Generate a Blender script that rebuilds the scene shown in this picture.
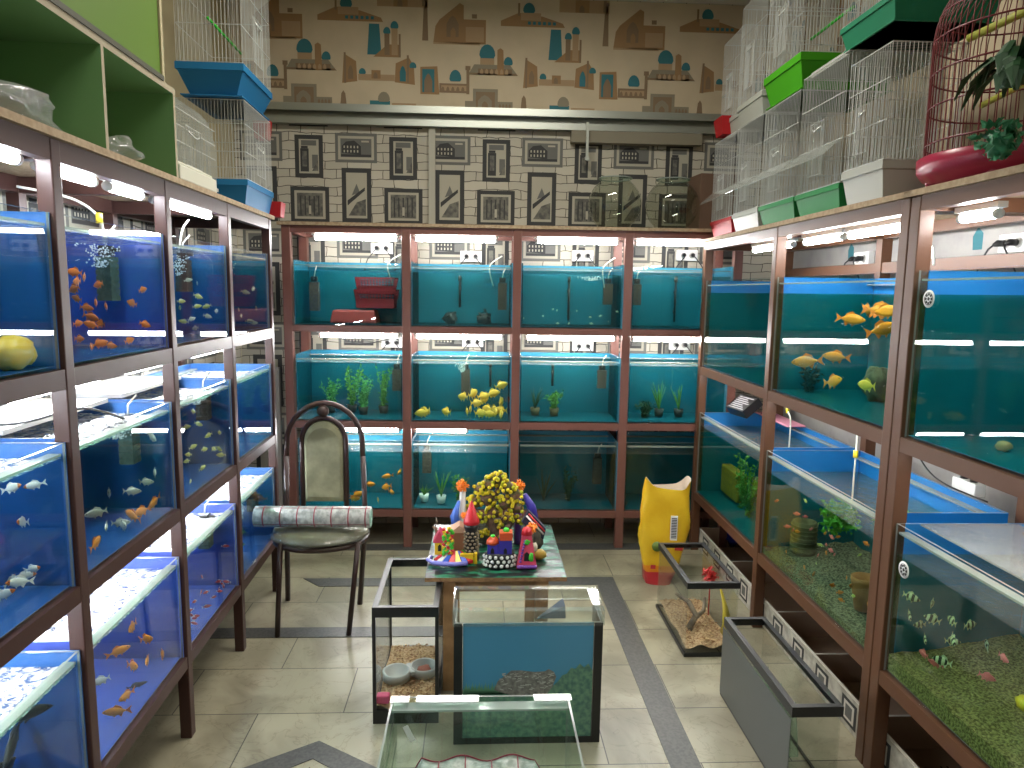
import bpy, math, random
from mathutils import Vector, Matrix
S = bpy.context.scene
for o in list(bpy.data.objects): bpy.data.objects.remove(o)
C = S.collection
PI = math.pi
rad = math.radians

# ---------------------------------------------------------------- camera
FPX = 700.2
yaw, pitch, roll = .048909, -.131343, .014939
cam_d = bpy.data.cameras.new('camera'); cam = bpy.data.objects.new('camera', cam_d); C.objects.link(cam)
cam_d.sensor_width = 36; cam_d.lens = FPX / 1024 * 36; cam_d.clip_start = .05; cam_d.clip_end = 50
fw = Vector((math.sin(yaw)*math.cos(pitch), math.cos(yaw)*math.cos(pitch), math.sin(pitch)))
r0 = Vector((math.cos(yaw), -math.sin(yaw), 0)); u0_ = r0.cross(fw)
rt = math.cos(roll)*r0 + math.sin(roll)*u0_; up = rt.cross(fw)
M = Matrix((rt, up, -fw)).transposed().to_4x4(); M.translation = Vector((0, 0, 1.5))
cam.matrix_world = M
S.camera = cam
# ---------------------------------------------------------------- world, exposure
W = bpy.data.worlds.new('world'); S.world = W; W.use_nodes = True
W.node_tree.nodes['Background'].inputs[0].default_value = (.75, .8, .9, 1)
W.node_tree.nodes['Background'].inputs[1].default_value = .12
vs = S.view_settings
vs.view_transform = 'Standard'; vs.look = 'None'; vs.exposure = 0.12; vs.gamma = 1; vs.use_curve_mapping = False
try:
    S.cycles.transparent_max_bounces = 40; S.cycles.max_bounces = 8; S.cycles.glossy_bounces = 3; S.cycles.diffuse_bounces = 4
except Exception: pass
TUBE_E = 62.0       # emission of the rack tubes
# two unseen ceiling lamps, added as fill light for the room
def ceiling_fill_lamp(x, y, power, label):
    root = bpy.data.objects.new('ceiling_fill_lamp', None); C.objects.link(root); root.location = (x, y, 3.233)
    root['label'] = label; root['category'] = 'lamp'; root['group'] = 'added ceiling fill lamps'
    me = bpy.data.meshes.new('lamp_housing')
    a, b, h = .62, .16, .05
    me.from_pydata([(-a,-b,0),(a,-b,0),(a,b,0),(-a,b,0),(-a*.96,-b*.9,-h),(a*.96,-b*.9,-h),(a*.96,b*.9,-h),(-a*.96,b*.9,-h)], [],
                   [(0,1,2,3),(0,4,5,1),(1,5,6,2),(2,6,7,3),(3,7,4,0),(4,7,6,5)])
    m = bpy.data.materials.new('lamp_white'); m.use_nodes = True
    m.node_tree.nodes['Principled BSDF'].inputs['Base Color'].default_value = (.8,.8,.8,1)
    me.materials.append(m)
    h_ = bpy.data.objects.new('lamp_housing', me); C.objects.link(h_); h_.parent = root
    L = bpy.data.lights.new('lamp_light', 'AREA'); L.shape = 'RECTANGLE'; L.size = 1.15; L.size_y = .26; L.energy = power; L.color = (1, .95, .84)
    lo = bpy.data.objects.new('lamp_light', L); C.objects.link(lo); lo.parent = root; lo.location = (0, 0, -.06)
ceiling_fill_lamp(.1, 2.75, 44, 'added fill lamp on the ceiling above the low table')
ceiling_fill_lamp(.1, .3, 22, 'added fill lamp on the ceiling above the camera')

# ---------------------------------------------------------------- materials
MATS = {}
def mat(name, col=(.5,.5,.5), rough=.5, metal=0, spec=.5, noise=None, bump=0, emit=None, ramp=(.38,.62), stretch=None):
    if name in MATS: return MATS[name]
    m = bpy.data.materials.new(name); m.use_nodes = True; nt = m.node_tree; b = nt.nodes['Principled BSDF']
    b.inputs['Base Color'].default_value = (*col, 1); b.inputs['Roughness'].default_value = rough
    b.inputs['Metallic'].default_value = metal; b.inputs['Specular IOR Level'].default_value = spec
    if noise:      # (scale, second colour, detail)
        tc = nt.nodes.new('ShaderNodeTexCoord'); n = nt.nodes.new('ShaderNodeTexNoise'); n.inputs['Scale'].default_value = noise[0]
        n.inputs['Detail'].default_value = noise[2] if len(noise) > 2 else 4
        r = nt.nodes.new('ShaderNodeValToRGB'); r.color_ramp.elements[0].position = ramp[0]; r.color_ramp.elements[1].position = ramp[1]
        r.color_ramp.elements[0].color = (*col, 1); r.color_ramp.elements[1].color = (*noise[1], 1)
        mpn = nt.nodes.new('ShaderNodeMapping'); mpn.inputs['Scale'].default_value = stretch or (1,1,1); nt.links.new(tc.outputs['Object'], mpn.inputs[0]); nt.links.new(mpn.outputs[0], n.inputs['Vector']); nt.links.new(n.outputs['Fac'], r.inputs['Fac']); nt.links.new(r.outputs['Color'], b.inputs['Base Color'])
        if bump:
            bp = nt.nodes.new('ShaderNodeBump'); bp.inputs['Strength'].default_value = bump; bp.inputs['Distance'].default_value = .01
            nt.links.new(n.outputs['Fac'], bp.inputs['Height']); nt.links.new(bp.outputs['Normal'], b.inputs['Normal'])
    if emit:
        b.inputs['Emission Color'].default_value = (*emit[0], 1); b.inputs['Emission Strength'].default_value = emit[1]
    MATS[name] = m
    return m
def clear(name, tint=(1,1,1), ior=1.45, rough=0.0, bump=0, bscale=12, white=0, gl=1.0, foam=None):
    """clear sheet: see-through with a Fresnel reflection"""
    if name in MATS: return MATS[name]
    m = bpy.data.materials.new(name); m.use_nodes = True; nt = m.node_tree; nt.nodes.clear()
    out = nt.nodes.new('ShaderNodeOutputMaterial'); tr = nt.nodes.new('ShaderNodeBsdfTransparent'); tr.inputs[0].default_value = (*tint, 1)
    g = nt.nodes.new('ShaderNodeBsdfGlossy'); g.inputs['Roughness'].default_value = rough; g.inputs[0].default_value = (gl,gl,gl,1)
    # Schlick reflectance, the same from both sides of the sheet
    geo = nt.nodes.new('ShaderNodeNewGeometry'); dt = nt.nodes.new('ShaderNodeVectorMath'); dt.operation = 'DOT_PRODUCT'
    nt.links.new(geo.outputs['Incoming'], dt.inputs[0]); nt.links.new(geo.outputs['Normal'], dt.inputs[1])
    def mth(op, a, b=None, c=None):
        n = nt.nodes.new('ShaderNodeMath'); n.operation = op
        for i, x in enumerate((a, b, c)):
            if x is None: continue
            if isinstance(x, (int, float)): n.inputs[i].default_value = x
            else: nt.links.new(x, n.inputs[i])
        return n.outputs[0]
    f0 = ((ior-1)/(ior+1))**2
    inv = mth('SUBTRACT', 1.0, mth('ABSOLUTE', dt.outputs['Value'])); inv.node.use_clamp = True
    fres = mth('MULTIPLY_ADD', mth('POWER', inv, 5.0), 1-f0, f0)
    mx = nt.nodes.new('ShaderNodeMixShader')
    nt.links.new(fres, mx.inputs[0]); nt.links.new(tr.outputs[0], mx.inputs[1]); nt.links.new(g.outputs[0], mx.inputs[2])
    last = mx
    if bump:
        tc = nt.nodes.new('ShaderNodeTexCoord'); n = nt.nodes.new('ShaderNodeTexNoise'); n.inputs['Scale'].default_value = bscale; n.inputs['Detail'].default_value = 3
        n.inputs['Distortion'].default_value = .6
        bp = nt.nodes.new('ShaderNodeBump'); bp.inputs['Strength'].default_value = bump; bp.inputs['Distance'].default_value = .01
        nt.links.new(tc.outputs['Object'], n.inputs['Vector']); nt.links.new(n.outputs['Fac'], bp.inputs['Height'])
        nt.links.new(bp.outputs['Normal'], g.inputs['Normal']); nt.links.new(bp.outputs['Normal'], dt.inputs[1])
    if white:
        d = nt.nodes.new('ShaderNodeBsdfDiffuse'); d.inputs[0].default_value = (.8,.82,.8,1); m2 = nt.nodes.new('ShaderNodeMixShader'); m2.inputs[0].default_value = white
        if foam:  # noise scale of the white mixed in as painted glare
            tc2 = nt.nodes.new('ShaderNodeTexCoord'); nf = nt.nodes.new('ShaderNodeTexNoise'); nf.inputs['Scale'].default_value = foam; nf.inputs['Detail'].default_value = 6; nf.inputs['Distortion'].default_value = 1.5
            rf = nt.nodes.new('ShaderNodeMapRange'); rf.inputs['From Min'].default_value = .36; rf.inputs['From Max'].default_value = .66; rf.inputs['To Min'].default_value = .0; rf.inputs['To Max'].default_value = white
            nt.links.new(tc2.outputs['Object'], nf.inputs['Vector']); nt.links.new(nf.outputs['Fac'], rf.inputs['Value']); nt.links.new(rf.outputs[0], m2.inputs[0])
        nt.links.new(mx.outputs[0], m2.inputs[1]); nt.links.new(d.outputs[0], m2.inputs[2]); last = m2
    nt.links.new(last.outputs[0], out.inputs[0])
    MATS[name] = m
    return m
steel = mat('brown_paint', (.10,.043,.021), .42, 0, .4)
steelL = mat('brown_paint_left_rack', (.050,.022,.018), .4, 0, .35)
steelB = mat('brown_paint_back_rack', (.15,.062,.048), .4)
chip = mat('chipboard', (.36,.27,.17), .8, noise=(60,(.27,.19,.11)))
glass = clear('clear_glass', (.985,.995,.99), gl=.6)
gedge = clear('green_glass_edge', (.35,.62,.5), 1.5, .1, white=.25)
film = clear('plastic_film', (.93,.95,.94), 1.6, .12, bump=.8, bscale=25, white=.16)
tubeD = mat('tube_light_added', (1,1,1), .5, emit=((1,.97,.93), TUBE_E*.55))
tubem = mat('tube_light', (1,1,1), .5, emit=((1,.98,.97), TUBE_E*1.45))
tubeL = mat('tube_light_cool', (1,1,1), .5, emit=((.88,.93,1), TUBE_E*1.3))
white = mat('white_plastic', (.75,.76,.74), .45)
offw = mat('grey_white_plastic', (.34,.35,.31), .5)
black = mat('black_plastic', (.012,.013,.014), .35)
blackr = mat('black_cable', (.015,.016,.02), .5)
blueL = mat('blue_backing_bright', (.035,.14,.42), .5)
blueV = mat('blue_backing_violet', (.085,.14,.56), .5)
blueB = mat('blue_backing', (.012,.215,.36), .5)
blueR = mat('blue_backing_sky', (.005,.19,.56), .5)
waterL = clear('water_blue', (.80,.91,.94), 1.33, gl=.15)
waterLs = clear('water_surface_painted_glare', (.8,.92,.96), 1.33, .02, bump=1, bscale=34, white=.8, foam=42)  # noisy white paints the tube glare on the water, no real foam
waterT = clear('water_teal', (.66,.84,.79), 1.33, gl=.15)
waterTs = clear('water_surface_teal', (.8,.9,.86), 1.33, .02, bump=.7, bscale=26, white=.06)
waterG = clear('water_deep_teal', (.62,.88,.66), 1.33, gl=.15)
orange = mat('orange_fish', (.85,.2,.02), .35)
redf = mat('red_fish', (.75,.06,.05), .35)
yel = mat('yellow_fish', (.75,.48,.06), .4)
pale = mat('pale_fish', (.62,.6,.45), .35)
pinkf = mat('pink_fish', (.85,.15,.2), .4)
green = mat('leaf_green', (.06,.22,.03), .5, noise=(30,(.12,.34,.05)))
dgreen = mat('dark_leaf', (.015,.06,.02), .5)
brownd = mat('dark_stone', (.05,.045,.035), .9, noise=(25,(.11,.1,.07)), bump=.8)

# ---------------------------------------------------------------- mesh helpers
class MB:
    def __init__(s): s.v=[]; s.f=[]; s.m=[]; s.sm=[]
    def add(s, vs, fs, mi=0, smooth=False):
        k=len(s.v); s.v+= [tuple(v) for v in vs]; s.f+=[tuple(i+k for i in f) for f in fs]; s.m+=[mi]*len(fs); s.sm+=[smooth]*len(fs); return s
    def box(s, x0,x1,y0,y1,z0,z1, mi=0, taper=None):
        t = taper or 0
        vs=[(x0+t,y0+t,z0),(x1-t,y0+t,z0),(x1-t,y1-t,z0),(x0+t,y1-t,z0),(x0,y0,z1),(x1,y0,z1),(x1,y1,z1),(x0,y1,z1)]
        return s.add(vs,[(0,3,2,1),(4,5,6,7),(0,1,5,4),(1,2,6,5),(2,3,7,6),(3,0,4,7)],mi)
    def bar(s, a, b, r, mi=0, n=4):
        return s.tube([a,b],r,n,mi,smooth=n>4)
    def tube(s, pts, r, n=8, mi=0, smooth=True, closed=False):
        pts=[Vector(p) for p in pts]; L=len(pts); rings=[]; prev=None
        for i,p in enumerate(pts):
            if closed: d=pts[(i+1)%L]-pts[i-1]
            else: d=pts[min(i+1,L-1)]-pts[max(i-1,0)]
            if d.length<1e-9: d=Vector((0,0,1))
            d.normalize()
            if prev is None:
                a=Vector((0,0,1)) if abs(d.z)<.9 else Vector((1,0,0)); x=d.cross(a).normalized()
            else:
                x=(prev-d*prev.dot(d)); x = x.normalized() if x.length>1e-6 else d.orthogonal().normalized()
            prev=x; y=d.cross(x); rr=r[i] if isinstance(r,(list,tuple)) else r
            rings.append([p+(x*math.cos(2*PI*(j+.5)/n)+y*math.sin(2*PI*(j+.5)/n))*rr for j in range(n)])
        vs=[v for R in rings for v in R]; fs=[]
        for i in range(L if closed else L-1):
            k=(i+1)%L
            for j in range(n): fs.append((i*n+j, i*n+(j+1)%n, k*n+(j+1)%n, k*n+j))
        if not closed: fs.append(tuple(range(n-1,-1,-1))); fs.append(tuple((L-1)*n+j for j in range(n)))
        return s.add(vs,fs,mi,smooth)
    def lathe(s, prof, c=(0,0,0), n=20, mi=0, smooth=True, sx=1, sy=1):
        vs=[(c[0]+r*math.cos(2*PI*j/n)*sx, c[1]+r*math.sin(2*PI*j/n)*sy, c[2]+z) for r,z in prof for j in range(n)]; fs=[]
        for i in range(len(prof)-1):
            for j in range(n): fs.append((i*n+j,i*n+(j+1)%n,(i+1)*n+(j+1)%n,(i+1)*n+j))
        if prof[0][0]>1e-5: fs.append(tuple(range(n-1,-1,-1)))
        if prof[-1][0]>1e-5: fs.append(tuple((len(prof)-1)*n+j for j in range(n)))
        return s.add(vs,fs,mi,smooth)
    def ball(s, c, r, mi=0, n=10, sz=1, sx=1, sy=1):
        prof=[(max(r*math.sin(PI*i/(n//2+1)),0), -r*sz*math.cos(PI*i/(n//2+1))) for i in range(n//2+2)]
        return s.lathe(prof,c,n,mi,True,sx,sy)
    def quad(s,a,b,c,d,mi=0): return s.add([a,b,c,d],[(0,1,2,3)],mi)
    def poly(s,pts,mi=0): return s.add(pts,[tuple(range(len(pts)))],mi)
    def blob(s, c, r, seed=0, amp=.25, mi=0, n=14, sx=1, sy=1, sz=1):
        rnd=random.Random(seed); ph=[rnd.uniform(0,6.28) for _ in range(6)]; m=n//2+1; vs=[]; fs=[]
        for i in range(m+1):
            th=PI*i/m
            for j in range(n):
                a=2*PI*j/n; k=1+amp*(math.sin(3*a+ph[0]+2*th)*.4+math.sin(5*a+ph[1])*math.sin(th*3+ph[2])*.4+math.sin(7*th+ph[3]+2*a)*.3) if 0<i<m else 1
                vs.append((c[0]+r*sx*k*math.sin(th)*math.cos(a), c[1]+r*sy*k*math.sin(th)*math.sin(a), c[2]-r*sz*k*math.cos(th)))
        for i in range(m):
            for j in range(n): fs.append((i*n+j,i*n+(j+1)%n,(i+1)*n+(j+1)%n,(i+1)*n+j))
        return s.add(vs,fs,mi,True)
    def build(s, name, mats, parent=None, loc=(0,0,0), rot=0, bevel=0):
        me=bpy.data.meshes.new(name); me.from_pydata(s.v,[],s.f)
        for m in (mats if isinstance(mats,(list,tuple)) else [mats]): me.materials.append(m)
        me.polygons.foreach_set('material_index', s.m); me.polygons.foreach_set('use_smooth', s.sm); me.update()
        o=bpy.data.objects.new(name,me); C.objects.link(o); o.location=loc; o.rotation_euler=(0,0,rot)
        if parent: o.parent=parent
        if bevel:
            b=o.modifiers.new('bevel','BEVEL'); b.width=bevel; b.segments=2; b.limit_method='ANGLE'
        return o
def tag(o, label=None, cat=None, group=None, kind=None):
    if label: o['label']=label
    if cat: o['category']=cat
    if group: o['group']=group
    if kind: o['kind']=kind
    return o
def empty(name, loc, rot=0, label=None, cat=None, group=None):
    o=bpy.data.objects.new(name,None); o.empty_display_size=.05; C.objects.link(o); o.location=loc; o.rotation_euler=(0,0,rot); return tag(o,label,cat,group)
def copy_tree(o, parent=None):
    c=o.copy(); C.objects.link(c)
    if parent: c.parent=parent
    for ch in list(o.children): copy_tree(ch,c)
    return c
# the three rack fronts: u runs to the right along the rack as seen from the aisle, v goes into the rack
FR={'L':((-.9166,1.0),rad(91.437)),'R':((1.2654,4.0),rad(-90.502)),'B':((-1.10,3.991),rad(-1.13))}
def LW(k,u,v,z):
    (ox,oy),t=FR[k]; return (ox+u*math.cos(t)-v*math.sin(t), oy+u*math.sin(t)+v*math.cos(t), z)
def TH(k): return FR[k][1]

#@@SETTING@@
# ================================================================ the room
XL,XR,YB,YF,ZC=-1.47,1.86,4.42,-1.6,3.235
def struct(mb,name,mats,**kw):
    o=mb.build(name,mats,**kw); o['kind']='structure'; return o
def floor_mat():
    m=bpy.data.materials.new('marble_tiles'); m.use_nodes=True; nt=m.node_tree; b=nt.nodes['Principled BSDF']; L=nt.links.new
    geo=nt.nodes.new('ShaderNodeNewGeometry'); mp=nt.nodes.new('ShaderNodeMapping'); mp.inputs['Location'].default_value=(.17,.05,0)
    br=nt.nodes.new('ShaderNodeTexBrick'); br.inputs['Scale'].default_value=1; br.inputs['Brick Width'].default_value=.6; br.inputs['Row Height'].default_value=.3
    br.inputs['Mortar Size'].default_value=.0022; br.inputs['Mortar Smooth'].default_value=.2
    br.inputs['Color1'].default_value=(.32,.30,.22,1); br.inputs['Color2'].default_value=(.26,.245,.178,1); br.inputs['Mortar'].default_value=(.06,.055,.045,1)
    n=nt.nodes.new('ShaderNodeTexNoise'); n.inputs['Scale'].default_value=2.3; n.inputs['Detail'].default_value=8; n.inputs['Distortion'].default_value=1.6
    r=nt.nodes.new('ShaderNodeValToRGB'); r.color_ramp.elements[0].position=.38; r.color_ramp.elements[0].color=(.62,.6,.56,1); r.color_ramp.elements[1].position=.56; r.color_ramp.elements[1].color=(1.08,1.06,1.02,1)
    n2=nt.nodes.new('ShaderNodeTexNoise'); n2.inputs['Scale'].default_value=5; n2.inputs['Detail'].default_value=10; n2.inputs['Distortion'].default_value=2.5
    r2=nt.nodes.new('ShaderNodeValToRGB')
    for e,(p,c) in zip(r2.color_ramp.elements,((.485,(1,1,1,1)),(.5,(.55,.5,.44,1)))): e.position=p; e.color=c
    e=r2.color_ramp.elements.new(.515); e.color=(1,1,1,1)
    mx=nt.nodes.new('ShaderNodeMix'); mx.data_type='RGBA'; mx.blend_type='MULTIPLY'; mx.inputs[0].default_value=.8
    mx2=nt.nodes.new('ShaderNodeMix'); mx2.data_type='RGBA'; mx2.blend_type='MULTIPLY'; mx2.inputs[0].default_value=.5
    L(geo.outputs['Position'],mp.inputs[0]); L(mp.outputs[0],br.inputs['Vector']); L(geo.outputs['Position'],n.inputs['Vector']); L(geo.outputs['Position'],n2.inputs['Vector'])
    L(n.outputs['Fac'],r.inputs[0]); L(n2.outputs['Fac'],r2.inputs[0]); L(br.outputs['Color'],mx.inputs[6]); L(r.outputs[0],mx.inputs[7])
    L(mx.outputs[2],mx2.inputs[6]); L(r2.outputs[0],mx2.inputs[7]); L(mx2.outputs[2],b.inputs['Base Color']); b.inputs['Roughness'].default_value=.32
    return m
struct(MB().box(XL,XR,YF,YB,-.05,0),'floor',floor_mat())
struct(MB().box(XL,XR,YF,YB,ZC,ZC+.05),'ceiling',mat('ceiling_paint',(.6,.58,.52),.9))
dark=mat('dark_granite',(.045,.047,.045),.4,noise=(90,(.075,.075,.07)))
def strip(n,pts): struct(MB().add([(x,y,.0005) for x,y in pts]+[(x,y,.003) for x,y in pts],[tuple(range(len(pts)-1,-1,-1)),tuple(range(len(pts),2*len(pts)))]+[(i,(i+1)%len(pts),(i+1)%len(pts)+len(pts),i+len(pts)) for i in range(len(pts))]),'trim_%d'%n,dark)
strip(1,[(.625,.3),(.725,.3),(.725,3.53),(.625,3.43)])
strip(2,[(-.80,3.43),(.625,3.43),(.725,3.53),(-.90,3.53)])
strip(3,[(-1.45,2.90),(-.03,2.90),(-.03,2.99),(-1.45,2.99)])
strip(4,[(-1.2,3.93),(1.3,3.93),(1.3,4.03),(-1.2,4.03)])
# star inlay in the floor at the front
strip(5,[(-.52,2.19),(-.52,2.10),(-1.0,1.78),(-1.05,1.86)])
strip(6,[(-.52,2.19),(-.05,1.88),(-.09,1.80),(-.52,2.10)])
strip(7,[(-.52,2.06),(-.66,1.8),(-.52,1.4),(-.40,1.8)])

# ---- lower wallpaper: pale bricks with printed picture frames
def brick_mat():
    m=bpy.data.materials.new('brick_wallpaper'); m.use_nodes=True; nt=m.node_tree; b=nt.nodes['Principled BSDF']; L=nt.links.new
    geo=nt.nodes.new('ShaderNodeNewGeometry'); sx=nt.nodes.new('ShaderNodeSeparateXYZ'); sm=nt.nodes.new('ShaderNodeMath'); sm.operation='ADD'; mp=nt.nodes.new('ShaderNodeCombineXYZ')
    L(geo.outputs['Position'],sx.inputs[0]); L(sx.outputs[0],sm.inputs[0]); L(sx.outputs[1],sm.inputs[1]); L(sm.outputs[0],mp.inputs[0]); L(sx.outputs[2],mp.inputs[1])
    n=nt.nodes.new('ShaderNodeTexNoise'); n.inputs['Scale'].default_value=9; ad=nt.nodes.new('ShaderNodeVectorMath'); ad.operation='MULTIPLY_ADD'; ad.inputs[1].default_value=(.035,.035,.035)
    br=nt.nodes.new('ShaderNodeTexBrick'); br.inputs['Brick Width'].default_value=.14; br.inputs['Row Height'].default_value=.052; br.inputs['Mortar Size'].default_value=.0022; br.inputs['Scale'].default_value=1
    br.inputs['Color1'].default_value=(.47,.44,.36,1); br.inputs['Color2'].default_value=(.38,.355,.29,1); br.inputs['Mortar'].default_value=(.06,.055,.045,1)
    L(mp.outputs[0],n.inputs['Vector']); L(n.outputs['Color'],ad.inputs[0]); L(mp.outputs[0],ad.inputs[2]); L(ad.outputs[0],br.inputs['Vector'])
    L(br.outputs['Color'],b.inputs['Base Color']); b.inputs['Roughness'].default_value=.8
    return m
brick=brick_mat()
fD=mat('print_dark_grey',(.035,.036,.036),.8); fM=mat('print_mid_grey',(.12,.12,.11),.8); fL=mat('print_cream',(.36,.34,.27),.8); fP=mat('print_grey',(.07,.07,.065),.8,noise=(40,(.15,.145,.12)))
FM=[brick,fD,fM,fL,fP]
def rect(mb,x,z,w,h,mi,T,lay): mb.quad(T(x-w/2,z-h/2,lay),T(x+w/2,z-h/2,lay),T(x+w/2,z+h/2,lay),T(x-w/2,z+h/2,lay),mi)
def fphone(mb,x,z,T):
    rect(mb,x,z,.168,.25,1,T,1); rect(mb,x,z,.118,.2,3,T,2); rect(mb,x,z+.078,.09,.03,2,T,3); rect(mb,x-.026,z-.022,.05,.135,1,T,3); rect(mb,x-.026,z+.053,.04,.014,1,T,3)
    rect(mb,x-.026,z-.015,.028,.09,4,T,4)
    rect(mb,x+.036,z-.03,.035,.08,2,T,3); mb.poly([T(x+.018,z-.085,4),T(x+.054,z-.085,4),T(x+.054,z-.02,4)],4)
def fcolo(mb,x,z,T):
    rect(mb,x,z,.25,.172,2,T,1); rect(mb,x,z,.215,.138,3,T,2); rect(mb,x,z,.185,.108,2,T,3)
    mb.poly([T(x-.085,z-.03,4),T(x+.03,z-.04,4),T(x+.03,z+.01,4),T(x-.01,z+.043,4),T(x-.06,z+.036,4),T(x-.085,z+.01,4)],1)
    for i in range(5): rect(mb,x-.07+i*.02,z+.005,.008,.014,3,T,5); rect(mb,x-.07+i*.02,z-.02,.008,.014,3,T,5)
    rect(mb,x,z-.045,.18,.014,1,T,4); rect(mb,x+.055,z+.038,.045,.01,3,T,5)
def fstair(mb,x,z,T):
    rect(mb,x,z,.178,.325,1,T,1); rect(mb,x,z,.125,.27,3,T,2)
    mb.poly([T(x-.05,z-.12,3),T(x+.055,z-.12,3),T(x+.055,z-.02,3),T(x-.0,z-.04,3)],4); mb.poly([T(x-.055,z-.06,4),T(x+.05,z+.03,4),T(x+.05,z+.05,4),T(x-.055,z-.03,4)],1)
    mb.poly([T(x-.03,z+.0,3),T(x+.0,z+.07,3),T(x+.02,z+.02,3)],2)
def fforest(mb,x,z,T):
    rect(mb,x,z,.232,.215,1,T,1); rect(mb,x,z,.185,.168,3,T,2); rect(mb,x,z,.155,.14,4,T,3)
    for i in range(5): rect(mb,x-.055+i*.027,z-.005,.008,.115,1,T,4)
    rect(mb,x,z-.03,.014,.05,3,T,5)
def frames_on(mb,T,x0,x1,z0,z1,ox=0.0,skip=None):
    P,Q=.565,.57
    for j in range(-6,3):
        for i in range(-8,9):
            bx=-1.03+P*i+ox; bz=2.29+Q*j
            for f,dx,dz,w,h in ((fphone,0,0,.168,.25),(fcolo,.282,.055,.25,.172),(fstair,.282,-.225,.178,.325),(fforest,.0,-.285,.232,.215)):
                x=bx+dx; z=bz+dz
                if x-w/2<x0 or x+w/2>x1 or z-h/2<z0 or z+h/2>z1: continue
                f(mb,x,z,T)
TB=lambda x,z,l: (x,YB-.0008*l,z)
ZP=2.50
mb=MB(); mb.box(XL-.05,XR+.05,YB,YB+.05,0,ZC)
frames_on(mb,TB,XL,XR,0.02,ZP)
# printed frames cut off by the metal channel
for i in range(6): rect(mb,-1.03+.565*i,2.49,.23,.05,1,TB,1); rect(mb,-1.03+.565*i,2.505,.18,.03,3,TB,2); 
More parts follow.
